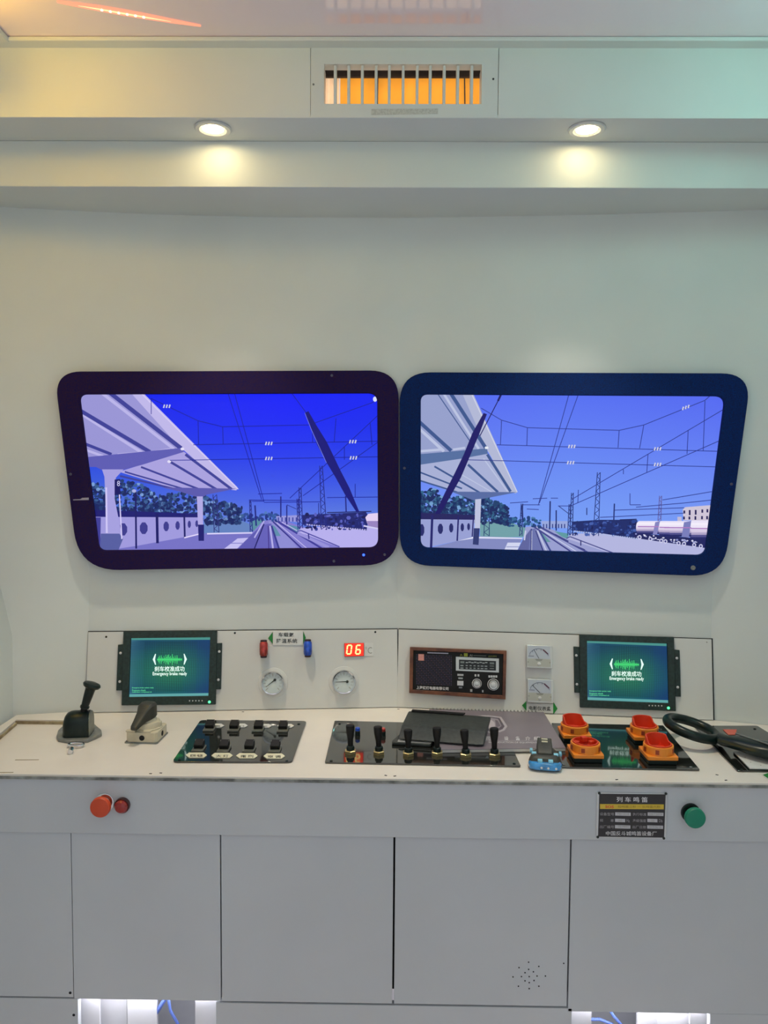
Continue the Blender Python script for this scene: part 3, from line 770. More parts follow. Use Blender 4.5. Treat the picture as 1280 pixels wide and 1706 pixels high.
for pts in ([(802, 680), (836, 700), (879, 712.5), (1032, 717), (1073, 708), (1175, 667), (1185, 658)], [(828, 741), (1200, 752)], [(780, 766), (1198, 778)], [(836, 700), (834, 741)], [(879, 713), (878, 742)], [(1032, 717), (1030, 746)],
            [(1073, 708), (1066, 747)], [(1175, 668), (1172, 751)], [(1206, 682), (953, 832)], [(1202, 733), (953, 842)], [(1147, 717), (1145, 756)], [(1080, 757), (1078, 787)], [(1039, 782), (1039, 790)], [(949, 654), (897, 842)],
            [(965, 654), (899, 838)], [(872, 841), (900, 841)], [(850, 838), (880, 836)], [(888, 831), (912, 830)], [(878, 848), (898, 849)], [(1104, 833), (1187, 819)], [(1060, 845), (1140, 838)], [(1050, 841), (1050, 822)], [(1050, 841), (1068, 841)],
            [(1024, 850), (1140, 846)], [(1140, 838), (1187, 833)], [(964, 816), (963, 838)], [(1000, 862), (1140, 855)], [(930, 843), (952, 843)], [(918, 830), (930, 830)]):
    p.line(pts, 1.2, W1, 6.2)
MC = (30, 46, 116)
mast(p, 998, 787, 993, 893, 2.4, 4.5, MC); mast(p, 954, 821, 952, 892, 1.6, 2.2, MC); mast(p, 949.5, 840, 948, 892, 1.2, 2.0, MC); mast(p, 870, 839, 868, 893, 1.4, 2.2, MC)
mast(p, 1101, 826, 1099, 868, 1.8, 2.4, (96, 92, 160)); p.line([(917, 835), (916, 882)], 2.4, MC, 6); p.line([(927, 850), (927, 884)], 2.2, MC, 6); p.line([(1024, 839), (1023, 866)], 2.2, MC, 6)
p.line([(978, 846), (978, 858)], 1.6, MC, 6); p.line([(870, 842), (871, 866)], 3, MC, 6.1); p.line([(931, 843), (948, 856)], 1.2, MC, 6)
insulator(p, 1143, 679, -1.6)
for x, y in ((1096, 748), (1096, 774), (953, 744), (951, 771)): insulator(p, x, y)
p.line([(836, 655), (830, 668)], 3.4, (24, 18, 96), 6.9); p.line([(831, 666), (800, 726)], 1.6, (24, 18, 96), 6.9)
p.poly([(806, 688), (811.5, 690), (800, 720), (785, 756), (768, 796), (749, 830), (734, 856), (725, 856), (741, 822), (757, 790), (773, 757), (787, 722)], (20, 10, 98), 7)
p.build('picture', M['screen'], scrR)
mask_bits(scrR, PWR, ((1219, 806.5), (674, 780)), SCREW)
MB().lathe(PWR.hit(1155, 946), PWR.n, [(0.006, -0.001), (0.006, 0.0015), (0.0035, 0.002), (0.002, 0.0012)], 14).build('screw', M['grey_metal'], scrR)
#PART3
# ------------------------------------------------------------------ instrument boards above the worktop
IL = Plane((XC, 2.009, ZT), (0.802, 0.074, 0), (0, 0.036, 0.2035))
IR = Plane((XC, 2.009, ZT), (0.808, -0.078, 0), (0, 0.036, 0.2035))
BO = 0.005                                    # board face, in front of the wall
def instr_board(pl, tl, tr, label, gl, gr):
    a, b = pl.uv(*tl, BO), pl.uv(*tr, BO)
    t = thing('instrument_board', pl.w((a[0] + b[0]) / 2, 0), label, 'board', 'white instrument boards')
    q = [(a[0], 0.0008), (b[0], 0.0008), b, a]
    MB().prism(pl, q, 0.0026, BO).build('board', M['paint_panel'], t, bevel=0.0005)
    g = [(a[0] - gl, 0.0008), (b[0] + gr, 0.0008), (b[0] + gr, b[1] + 0.0022), (a[0] - gl, a[1] + 0.0022)]
    MB().prism(pl, g, 0.0006, 0.0026).build('gap_backing', M['gap'], t)
    return t
bl = instr_board(IL, (147, 1053), (662, 1048.5), 'white instrument board left of the middle seam, with gauges and temperature display', 0.001, 0.0015)
br = instr_board(IR, (664.5, 1048.5), (1186, 1065), 'white instrument board right of the middle seam, with radio and panel meters', 0.001, 0.0035)
def dots(pl, t, pts, r=0.0028, mt='gap', off=BO):
    for x, y in pts:
        MB().lathe(pl.hit(x, y, off), pl.n, [(r, -0.0005), (r, 0.0004), (r * 0.5, 0.0008)], 10).build('screw', M[mt], t)
dots(IL, bl, ((177, 1061), (391.5, 1054.5), (625.5, 1053)))
dots(IR, br, ((1178, 1070),), 0.0018, 'ink_grey')

# ---- small monitors
LIT = emit('screen_white', (0.80, 1.0, 0.92, 1), 1.0)
LITG = emit('screen_green', (0.10, 0.62, 0.28, 1), 1.0)
def monitor(pl, main, fl, fr, scr, label, ox, oy, sk, led, btn, screws):
    c = pl.hit((main[2][0] + main[3][0]) / 2, main[2][1], BO)
    t = thing('monitor', c, label, 'monitor', 'open-frame monitors')
    MB().ringplate(pl, rpoly(quad_uv(pl, main, BO), 0.001, 2), rpoly(quad_uv(pl, scr, BO), 0.001, 2), BO, BO + 0.009).build('bezel', M['black_metal'], t, bevel=0.0008)
    for f in (fl, fr):
        MB().prism(pl, quad_uv(pl, f, BO), BO + 0.0001, BO + 0.005).build('bracket', M['black_metal'], t, bevel=0.0006)
    for x, y in screws:
        MB().lathe(pl.hit(x, y, BO + 0.005), pl.n, [(0.0034, -0.0005), (0.0034, 0.0012), (0.002, 0.002)], 12).build('screw', M['silver'], t)
    p = Pic(pl, BO + 0.003, 0.00012)
    tl, tr, b_r, b_l = scr
    def at(u, v):
        return (tl[0] * (1 - u) * (1 - v) + tr[0] * u * (1 - v) + b_r[0] * u * v + b_l[0] * (1 - u) * v,
                tl[1] * (1 - u) * (1 - v) + tr[1] * u * (1 - v) + b_r[1] * u * v + b_l[1] * (1 - u) * v)
    def colr(u, v):
        d = math.hypot((u - 0.50) * 1.1, (v - 0.55) * 1.25); g = max(0, 1 - d / 0.66)
        e = max(0, (u - 0.62)) * 70
        lw = max(0, 0.16 - u) * 260
        return (12 + 42 * g ** 1.4 + lw * 0.9, 66 + 84 * g - e * 0.3 + lw * 0.8, 94 + 8 * g + e * 0.5 + lw * 0.7)
    nx, ny = 16, 12
    for i in range(nx):
        for j in range(ny):
            q = [(i / nx, j / ny), ((i + 1) / nx, j / ny), ((i + 1) / nx, (j + 1) / ny), (i / nx, (j + 1) / ny)]
            p.poly([at(*k) for k in q], [colr(*k) for k in q], 0)
    for i in range(1, 44):
        u = i / 44
        for k in range(6):
            a, b = 0.06 + k * 0.145, 0.06 + (k + 1) * 0.145
            f = 0.5 + 0.42 * min(1, abs(u - 0.5) * 1.6 + abs((a + b) / 2 - 0.5) * 0.8)
            p.line([at(u, a), at(u, b)], 0.9, tuple(x * f for x in colr(u, (a + b) / 2)), 1)
    for j in range(1, 34):
        v = 0.06 + 0.87 * j / 34
        for k in range(6):
            a, b = k / 6, (k + 1) / 6
            f = 0.5 + 0.42 * min(1, abs((a + b) / 2 - 0.5) * 1.6 + abs(v - 0.5) * 0.8)
            p.line([at(a, v), at(b, v)], 0.9, tuple(x * f for x in colr((a + b) / 2, v)), 1.1)
    p.poly([at(0, 0), at(1, 0), at(1, 0.045), at(0, 0.035)], (70, 140, 132), 1.5)
    p.poly([at(0, 0.955), at(1, 0.955), at(1, 1), at(0, 1)], (92, 160, 160), 1.5)
    # wave mark with brackets
    W = (226, 255, 244); G = (66, 214, 116)
    def S(x, y): return (ox + x, oy + y + sk * x)
    p.poly([S(0, 9), S(4, 0), S(5.5, 0), S(4, 9), S(5.5, 18), S(4, 18)], W, 2); p.poly([S(57, 9), S(53, 0), S(51.5, 0), S(53, 9), S(51.5, 18), S(53, 18)], W, 2)
    hs = (1.5, 4, 6.5, 2.5, 7, 3.5, 2, 6, 3, 8, 4.5, 7.5, 8.5, 4, 6, 3, 9, 5, 2.5, 6.5, 3, 7, 3, 1.5, 3, 1.2, 2)
    for i, h in enumerate(hs):
        x = 8 + i * 1.55
        p.poly([S(x - 0.5, 9.5 - h), S(x + 0.5, 9.5 - h), S(x + 0.5, 9.5 + h), S(x - 0.5, 9.5 + h)], G, 2)
    p.line([S(8, 9.5), S(49, 9.5)], 2.4, (60, 200, 110), 1.9)
    p.build('picture', M['screen_small'], t)
    text_on(pl, '刹车校准成功', [S(3, 20.5), S(53, 20.5), S(3, 29.5)], LIT, t, 'caption', off=BO + 0.0036, bold=0.012)
    text_on(pl, 'Emergency brake ready', [S(0, 30), S(57, 30), S(0, 37.5)], LIT, t, 'caption', off=BO + 0.0036, bold=0.016)
    for (wd, dy, s) in ((36, 0, 'Emergency brake system ready'), (23, 4, 'Pressure check'), (33, 7.2, 'Calibration completed ok')):
        a = at(0.03, 0.835); text_on(pl, s, [(a[0], a[1] + dy), (a[0] + wd, a[1] + dy + sk * wd), (a[0], a[1] + dy + 2.6)], LITG, t, 'caption', off=BO + 0.0036, bold=0.02)
    for i in range(5):
        x, y = btn
        MB().lathe(pl.hit(x + i * 5.2, y + sk * 5.2 * i, BO + 0.009), pl.n, [(0.0018, -0.0003), (0.0018, 0.0004), (0.0008, 0.0007)], 8).build('button', M['silver'], t)
    MB().lathe(pl.hit(*led, BO + 0.009), pl.n, [(0.0034, -0.002), (0.0034, 0.001), (0.0015, 0.002)], 12).build('power_light', emit('green_led', (0.08, 1.0, 0.3, 1), 2.4), t)
monitor(IL, [(207, 1052), (362.5, 1050), (360, 1173), (204, 1174.5)], [(197.5, 1074), (207, 1073), (204, 1150), (194.5, 1150)], [(362, 1071.5), (370.5, 1071), (368.5, 1148), (359.5, 1148)],
        [(219, 1063), (351, 1061.5), (348, 1159), (215.5, 1161)], 'black-framed monitor with green wave picture on the left instrument board', 254.5, 1089.5, -0.005, (349, 1169.5), (316, 1167.5),
        ((201, 1088), (199.5, 1135.5), (365.5, 1085.5), (364, 1132.5)))
monitor(IR, [(965, 1057), (1122, 1061), (1125, 1184), (966, 1178)], [(955.5, 1077), (965, 1077.5), (966, 1154), (957, 1153.5)], [(1123, 1082), (1132, 1083), (1134, 1160.5), (1125, 1160)],
        [(977.5, 1067.5), (1111, 1072), (1113.5, 1171), (978.5, 1166)], 'black-framed monitor with green wave picture on the right instrument board', 1016, 1097, 0.018, (1114, 1179.5), (1082, 1175.5),
        ((960.5, 1092), (961.5, 1140), (1128, 1096.5), (1129.5, 1145)))

# ---- arrow signs
def arrow_sign(pl, rect, la, ra, texts, label, border=True):
    c = pl.hit((rect[0] + rect[2]) / 2, rect[3], BO)
    t = thing('arrow_sign', c, label, 'sign', 'green arrow signs')
    x0, y0, x1, y1 = rect
    MB().prism(pl, rpoly(quad_uv(pl, [(x0, y0), (x1, y0), (x1, y1), (x0, y1)], BO), 0.0015, 3), BO + 0.0001, BO + 0.0022).build('plate', M['white_plastic'], t)
    for a in (la, ra):
        MB().prism(pl, quad_uv(pl, a, BO), BO + 0.0001, BO + 0.0024).build('arrow', M['green_arrow'], t)
    for s, b in texts:
        text_on(pl, s, b, M['ink'], t, off=BO + 0.0026, bold=0.012)
arrow_sign(IL, (455, 1052, 505, 1074.5), [(454.5, 1053), (454.5, 1072.5), (447, 1063)], [(505.5, 1052), (505.5, 1073), (508.5 + 1, 1062)],
           [('车载氦', (464, 1054, 490, 1061)), ('降温系统', (461, 1064, 495.5, 1071.5))], 'white sign with green side arrows between the red and blue valve caps')
arrow_sign(IR, (877.5, 1172.5, 921.5, 1188), [(877, 1168), (877, 1184), (870, 1175)], [(922, 1169), (922, 1190), (929, 1180.5)],
           [('电影仪表盘', [(881.5, 1176), (918, 1177.5), (881.5, 1183)])], 'small white sign with green side arrows below the panel meters')

# ---- valve caps
def valve_cap(pl, px, y0, y1, m1, label):
    a, b = pl.hit(px, y0, BO + 0.016), pl.hit(px, y1, BO + 0.016)
    base = pl.hit(px, (y0 + y1) / 2, BO)
    t = thing('valve_cap', base, label, 'valve cap', 'coloured valve caps')
    L = (b - a).length
    MB().lathe(a, b - a, [(0.0088, 0.005), (0.0108, 0.009), (0.0112, L * 0.5), (0.0108, L - 0.009), (0.0088, L - 0.005)], 14).build('grip', m1, t)
    e = MB(); e.lathe(a, b - a, [(0.006, 0), (0.0085, 0.001), (0.0088, 0.0056)], 14); e.build('end_ring', M['dark_cap'], t)
    e = MB(); e.lathe(b, a - b, [(0.006, 0), (0.0085, 0.001), (0.0088, 0.0056)], 14); e.build('end_ring', M['dark_cap'], t)
    mid = (a + b) / 2
    MB().cyl(pl.hit(px, (y0 + y1) / 2, BO - 0.001) * 0 + (mid - pl.n * 0.0162), mid - pl.n * 0.006, 0.006, seg=12).build('stem', M['grey_metal'], t)
valve_cap(IL, 439.5, 1066, 1096, M['red_cap'], 'dark red valve cap left of the green-arrowed sign')
valve_cap(IL, 513, 1065, 1095, M['blue_cap'], 'bright blue valve cap right of the green-arrowed sign')

# ---- temperature display
t = thing('temperature_display', IL.hit(598, 1094, BO), 'red glowing temperature display reading 06 with degree label', 'display')
MB().prism(IL, quad_uv(IL, [(573.5, 1071.5), (606.5, 1071), (606.5, 1093), (574, 1094)], BO), BO + 0.0001, BO + 0.004).build('housing', M['red_lens'], t, bevel=0.0004)
p = Pic(IL, BO + 0.0042, 0.0002)
p.poly([(574.5, 1072), (606, 1071.5), (606, 1092.5), (574.5, 1093.5)], [(226, 40, 26), (236, 50, 34), (226, 42, 26), (220, 40, 24)], 0)
def seg7(p, x, y, wd, h, segs, col, sk):
    k = -sk
    pts = {'a': ((0, 0), (1, 0)), 'b': ((1, 0), (1, .5)), 'c': ((1, .5), (1, 1)), 'd': ((0, 1), (1, 1)), 'e': ((0, .5), (0, 1)), 'f': ((0, 0), (0, .5)), 'g': ((0, .5), (1, .5))}
    for s_ in segs:
        (a, b), (c_, d) = pts[s_]
        f = lambda a, b: (x + a * wd - k * (b - 0.5) * h * 0.12, y + b * h)
        P0, P1 = Vector(f(a, b)), Vector(f(c_, d)); dd = (P1 - P0).normalized() * 0.5
        p.line([tuple(P0 + dd), tuple(P1 - dd)], 2.3, col, 1)
seg7(p, 578.5, 1075, 7, 14.5, 'abcdef', (255, 244, 150), -1)
seg7(p, 593.5, 1075, 7, 14.5, 'acdefg', (255, 244, 150), -1)
p.build('digits', mat_attr('lit_digits', True, 1.5, 0.3), t)
MB().prism(IL, quad_uv(IL, [(607, 1071), (622, 1071), (622, 1093), (607, 1093)], BO), BO + 0.0001, BO + 0.0012).build('unit_label', M['white_plastic'], t)
text_on(IL, '°C', (608.5, 1077.5, 620, 1089), M['ink_grey'], t, off=BO + 0.0014)

# ---- pressure gauges
def gauge(px, py, r, ang, piv, label):
    pl = IL; c = pl.hit(px, py, BO)
    t = thing('pressure_gauge', c, label, 'gauge', 'round pressure gauges')
    n = pl.n
    MB().lathe(c + n * 0.0002, n, [(r + 0.0085, 0), (r + 0.0078, 0.0012), (r, 0.002)], 32).build('flange', M['paint_panel'], t)
    MB().lathe(c, n, [(r, 0.001), (r, 0.014), (r * 0.95, 0.017), (r * 0.86, 0.016), (r * 0.84, 0.011)], 36, cap1=False).build('rim', M['chrome'], t)
    MB().lathe(c, n, [(r * 0.9, 0.005), (r * 0.85, 0.0112)], 36).build('dial', mat('dial_face', (0.60, 0.66, 0.66, 1), 0.4, var=0.05, scale=40), t)
    tk = MB(); S = c + n * 0.0115
    for i in range(13):
        a = math.radians(225 - 270 * i / 12); d = pl.u * math.cos(a) + pl.v * math.sin(a)
        s = n.cross(d) * 0.0005; a0, a1 = S + d * r * 0.58, S + d * r * (0.78 if i % 3 else 0.8)
        wv = s * (1.6 if i % 3 == 0 else 0.8)
        tk.add([a0 - wv, a1 - wv, a1 + wv, a0 + wv], [[0, 1, 2, 3]])
    tk.build('scale', M['ink_grey'], t)
    a = math.radians(ang); d = pl.u * math.cos(a) + pl.v * math.sin(a); s = n.cross(d)
    b = c + n * 0.0128 + pl.u * piv[0] * r + pl.v * piv[1] * r
    nd = MB(); nd.add([b - s * 0.0014, b + d * r * 0.95 - s * 0.0005, b + d * r * 0.95 + s * 0.0005, b + s * 0.0014], [[0, 1, 2, 3]])
    nd.lathe(b - n * 0.0005, n, [(0.0036, 0), (0.0036, 0.0014), (0.002, 0.002)], 12)
    nd.build('needle', M['ink'], t)
gauge(455, 1137.5, 0.0305, 218, (0.18, 0.28), 'round pressure gauge with slanted needle below the red valve cap')
gauge(573, 1135.5, 0.0315, 181, (0.28, 0.03), 'round pressure gauge with level needle below the temperature display')

# ---- radio
t = thing('radio', IR.hit(762, 1160, BO), 'wood-framed radio with speaker cloth and two silver knobs', 'radio')
ro = [(684, 1077.5), (844, 1083.5), (842, 1164), (682.5, 1153.5)]; ri = [(689.5, 1083), (838.5, 1089), (837, 1157.5), (688.5, 1148)]
MB().ringplate(IR, quad_uv(IR, ro, BO), quad_uv(IR, ri, BO), BO + 0.0001, BO + 0.016).build('wooden_frame', M['wood'], t, bevel=0.001)
MB().prism(IR, quad_uv(IR, ri, BO), BO + 0.0001, BO + 0.010).build('face', M['black_rubber'], t)
sp = Pic(IR, BO + 0.0102, 0.0002)
def rd(x, y): return (670 + x / 6.737, 1065 + y / 6.737)
for i in range(22):
    for j in range(18):
        x = 165 + i * 18.5; y = 175 + j * 19 + i * 0.7
        if y > 515: continue
        c = ((66, 50, 84), (48, 44, 78), (86, 58, 80), (36, 38, 66))[(i * 7 + j * 5) % 4]
        sp.disc(*rd(x, y), 1.0, 1.0, c, 0, 6)
sp.build('speaker_cloth', M['print'], t)
p = Pic(IR, BO + 0.0104, 0.0002)
def rq(x0, y0, x1, y1, c, l=1, s=0.035): p.poly([rd(x0, y0 + 0 * s), rd(x1, y0 + (x1 - x0) * s), rd(x1, y1 + (x1 - x0) * s), rd(x0, y1)], c, l)
rq(183, 165, 247, 238, (222, 150, 138)); 
for k in range(4): rq(190 + k * 14, 178, 196 + k * 14, 228, (190, 84, 76), 2)
for k in range(3): rq(190, 180 + k * 18, 240, 185 + k * 18, (240, 190, 178), 3)
rq(285, 145, 520, 157, (190, 190, 205))
rq(695, 155, 737, 192, (160, 168, 40)); rq(800, 180, 945, 186, (110, 120, 112), 1, 0.03)
rq(605, 195, 1088, 352, (196, 203, 208), 1, 0.045); rq(640, 228, 1055, 336, (18, 26, 30), 2, 0.04)
rq(655, 246, 700, 268, (120, 130, 130), 3); rq(985, 258, 1035, 280, (112, 122, 124), 3)
for k in range(8):
    rq(715 + k * 31, 256 + k * 0.9 - (k % 2) * 6, 742 + k * 31, 267 + k * 0.9 - (k % 2) * 6, (170, 176, 178), 3)
for r_ in (288, 316):
    rq(655, r_, 690, r_ + 14, (150, 158, 160), 3)
    for k in range(6): rq(715 + k * 44 - (k > 3) * 8, r_ + 1 + k * 1.5, 738 + k * 44, r_ + 13 + k * 1.5, (146, 152, 154), 3)
    rq(985, r_ + 8, 1032, r_ + 16, (130, 136, 138), 3)
rq(622, 388, 690, 410, (176, 180, 184)); rq(632, 428, 682, 446, (168, 172, 176)); rq(638, 532, 676, 550, (150, 152, 156))
rq(765, 560, 790, 590, (176, 178, 180)); rq(898, 570, 915, 596, (176, 178, 180))
for k in range(2): rq(815 + 33 * k, 393, 835 + 33 * k, 418, (196, 198, 200))
for k in range(4): rq(970 + 26 * k, 405, 992 + 26 * k, 430, (196, 198, 200))
p.build('print', M['print'], t)
for s, box in (('上海红灯电器有限公司', [rd(162, 522), rd(522, 537), rd(162, 560)]),):
    text_on(IR, s, box, M['ink_white'], t, off=BO + 0.0112, bold=0.02)
text_on(IR, 'A', [rd(648, 165), rd(682, 166), rd(648, 190)], mat('yellow_green_ink', (0.30, 0.34, 0.05, 1), 0.6), t, off=BO + 0.0112)
text_on(IR, 'AI', [rd(757, 168), rd(790, 169), rd(757, 194)], M['ink_grey'], t, off=BO + 0.0112)
text_on(IR, 'AM/FM', [rd(968, 182), rd(1060, 184), rd(968, 200)], mat('olive_ink', (0.22, 0.26, 0.05, 1), 0.6), t, off=BO + 0.0112)
for (x, y, r1, r2) in ((840, 497, 0.0125, 0.0095), (1025, 508, 0.0152, 0.0115)):
    c = IR.hit(*rd(x, y), BO + 0.010)
    rr = MB()
    for a0, a1 in ((-0.2, 0.25), (0.3, 0.7), (0.75, 1.2)) if r1 < 0.014 else ((0.0, 1.0),):
        pass
    rr.lathe(c, IR.n, [(r1, 0.0001), (r1, 0.0012), (r1 * 0.9, 0.0012), (r1 * 0.9, 0.0001)], 30, False, False).build('dial_ring', M['ink_white'], t)
    k = MB().lathe(c, IR.n, [(r2, 0.0005), (r2, 0.010), (r2 * 0.93, 0.0115), (r2 * 0.62, 0.0105), (r2 * 0.55, 0.0125), (r2 * 0.2, 0.0135)], 30).build('knob', M['silver'], t)
MB().prism(IR, quad_uv(IR, [rd(620, 465), rd(690, 468), rd(690, 520), rd(620, 517)], BO + 0.010), BO + 0.010, BO + 0.014).build('push_button', M['silver'], t, bevel=0.0005)

# ---- panel meters
def meter(q, label, needle):
    pl = IR
    t = thing('panel_meter', pl.hit((q[2][0] + q[3][0]) / 2, q[2][1], BO), label, 'meter', 'square panel meters')
    MB().prism(pl, rpoly(quad_uv(pl, q, BO), 0.0015, 3), BO + 0.0001, BO + 0.015).build('case', M['clear'], t, bevel=0.0012)
    x0, y0 = q[0]; W_ = q[1][0] - q[0][0]; H_ = q[3][1] - q[0][1]
    P_ = lambda a, b: (x0 + a * W_ + b * (q[3][0] - q[0][0]), y0 + b * H_ + a * (q[1][1] - q[0][1]))
    p = Pic(pl, BO + 0.0153, 0.0002)
    p.poly([P_(.06, .05), P_(.94, .05), P_(.94, .6), P_(.06, .6)], (190, 198, 210), 0)
    p.poly([P_(.04, .62), P_(.96, .62), P_(.96, .96), P_(.04, .96)], (184, 186, 178), 0)
    arc = [P_(.5 + .42 * math.cos(math.radians(a)), .62 - .46 * math.sin(math.radians(a))) for a in range(150, 29, -12)]
    p.line(arc, 0.9, (96, 104, 128), 1)
    for k in range(0, len(arc), 2): p.line([arc[k], (arc[k][0], arc[k][1] + 3)], 0.7, (96, 104, 128), 1.2)
    p.line([arc[-4], arc[-1]], 2.2, (96, 60, 84), 1.5)
    p.line([P_(.08, .5), P_(.3, .5)], 1.1, (120, 124, 146), 1)
    if needle: p.line([P_(.5, .6), P_(*needle)], 0.8, (40, 40, 44), 2)
    p.poly([P_(.34, .62), P_(.66, .62), P_(.6, .7), P_(.4, .7)], (150, 152, 146), 1)
    p.build('dial', M['print'], t)
    MB().lathe(pl.hit(*P_(.5, .83), BO + 0.0151), pl.n, [(0.0045, -0.0005), (0.0045, 0.0012), (0.003, 0.002)], 14).build('zero_screw', M['white_plastic'], t)
    for a in (.07, .93):
        MB().lathe(pl.hit(*P_(a, .76), BO + 0.0151), pl.n, [(0.0019, -0.0005), (0.0019, 0.0007)], 10).build('screw', M['ink_grey'], t)
meter([(877, 1074), (919, 1075.5), (919.5, 1113), (877.5, 1111.5)], 'square panel meter, upper of the two beside the radio', (.3, .2))
meter([(878.5, 1130), (921, 1132), (921.5, 1170.5), (878.5, 1168.5)], 'square panel meter, lower of the two, above the green-arrowed sign', (.2, .28))

# ------------------------------------------------------------------ console: worktop, apron, cabinet
XL, XR = -0.945, 0.974
pts = [(XL, YF), (XR, YF)] + [(x, interp(x, XS, YB) - 0.0005) for x in (XR, 0.94, 0.82, XC, -0.79, XL)]
wt = thing('worktop', (0, 1.75, ZT), 'cream worktop of the driving desk carrying the levers and switches', 'worktop')
MB().prism(TOP, pts, -0.0115, 0.0).build('board', M['worktop'], wt, bevel=0.0008)
MB().bx(XL, XR, YF - 0.0022, YF - 0.0002, ZT - 0.0100, ZT - 0.0042).build('edge_band', M['edge'], wt)
q = [TOP.uv(x, y) for x, y in ((22, 1196), (150, 1189), (150, 1205), (27, 1204), (-45, 1266), (-75, 1255))]
MB().prism(TOP, [(max(XL + 0.001, a), b) for a, b in q], 0.0002, 0.0075).build('raised_rim', [M['worktop']], wt, bevel=0.0005)
q = [TOP.uv(x, y) for x, y in ((27, 1205.5), (110, 1207.5))]
MB().bx(q[0][0], q[1][0], q[0][1] - 0.004, q[0][1] - 0.0005, ZT + 0.0003, ZT + 0.0070).build('rim_edge', M['wood_edge'], wt)
r0_, r1_ = T(27, 1206, 0.0036), T(-45, 1268, 0.0036)
MB().box((r0_ + r1_) / 2, ((r1_ - r0_).length, 0.003, 0.0064), rz=math.atan2((r1_ - r0_).y, (r1_ - r0_).x)).build('rim_edge', M['wood_edge'], wt)
for x, y in ((251, 1289), (268, 1288), (643, 1292), (658, 1293), (1028, 1299), (405, 1186), (664, 1181.5), (1195, 1291), (13, 1198), (1210, 1300), (1142, 1271)):
    c = T(x, y); MB().box((c.x, c.y, c.z + 0.0002), (0.0055, 0.003, 0.0006), rz=(x * 0.7) % 1.2 - 0.6).build('nick', M['gap'], wt)
for x, y, l in ((45, 1266, 0.05), (10, 1287, 0.03)):
    c = T(x, y); MB().box((c.x, c.y, c.z + 0.0001), (l, 0.004, 0.0003), rz=0.05).build('scuff', mat('scuff_stain', (0.34, 0.28, 0.19, 1), 0.7), wt)

CP = Plane((0, YF + 0.010, 0), (1, 0, 0), (0, 0, 1))
AP = Plane((0, YF + 0.003, 0), (1, 0, 0), (0, 0, 1))
zA = AP.hit(640, 1395).z
ap = tag(MB().bx(XL, XR, YF + 0.003, YF + 0.020, zA, ZT - 0.0118).build('apron', M['paint_grey'], loc=(0, YF + 0.003, zA), bevel=0.001), 'long grey front board under the worktop carrying the mushroom buttons', 'front board')
cab = thing('console_cabinet', (0, YF + 0.2, 0), 'grey cabinet front of the driving desk with doors and cable openings', 'cabinet')
zK = CP.hit(512, 1670).z
zR = CP.hit(1067, 1687).z
MB().bx(XL, XR, YF + 0.028, 1.84, zK + 0.02, ZT - 0.013).build('body', M['gap'], cab)
sx = [CP.hit(x, 1500).x for x in (120, 368, 656.5, 949.5)]
zt = zA - 0.0006
def front(x0, x1, z0, z1, nm):
    return MB().bx(x0, x1, YF + 0.010, YF + 0.027, z0, z1).build(nm, M['paint_grey'], cab, bevel=0.0006)
front(XL, sx[0] - 0.0007, zK + 0.003, zt, 'panel')
front(sx[0] + 0.0007, sx[1] - 0.0013, zK, zt, 'panel')
front(sx[1] + 0.0013, sx[2] - 0.002, zK, zt, 'door')
d2 = front(sx[2] + 0.002, sx[3] - 0.0016, zK, zt, 'door')
front(sx[3] + 0.0016, XR, zR, zt, 'panel')
kx = [CP.hit(x, 1690).x for x in (130, 360, 953, 1184)]
front(XL, kx[0], 0.0, zK - 0.0005, 'kickboard'); front(kx[1], kx[2], 0.0, zK - 0.0042, 'kickboard'); front(kx[3], XR, 0.0, zR - 0.0004, 'kickboard')
for x, y in ((117, 1654), (123, 1691)):
    MB().lathe(CP.hit(x, y), (0, -1, 0), [(0.003, -0.0005), (0.003, 0.0004), (0.0015, 0.0008)], 10).build('screw', M['gap'], cab)
hole = [(881, 1603), (865, 1612), (898, 1610), (881, 1615), (875, 1620.5), (889, 1619), (855, 1627.5), (869, 1627), (882, 1627), (895, 1626), (909, 1626), (875, 1634), (890, 1633.5), (882, 1637), (864, 1643), (882, 1647), (939.5, 1605), (898, 1643)]
for x, y in hole:
    MB().lathe(CP.hit(x, y), (0, -1, 0), [(0.0016, -0.0004), (0.0016, 0.0003), (0.0008, 0.0004)], 8).build('hole', M['gap'], cab)
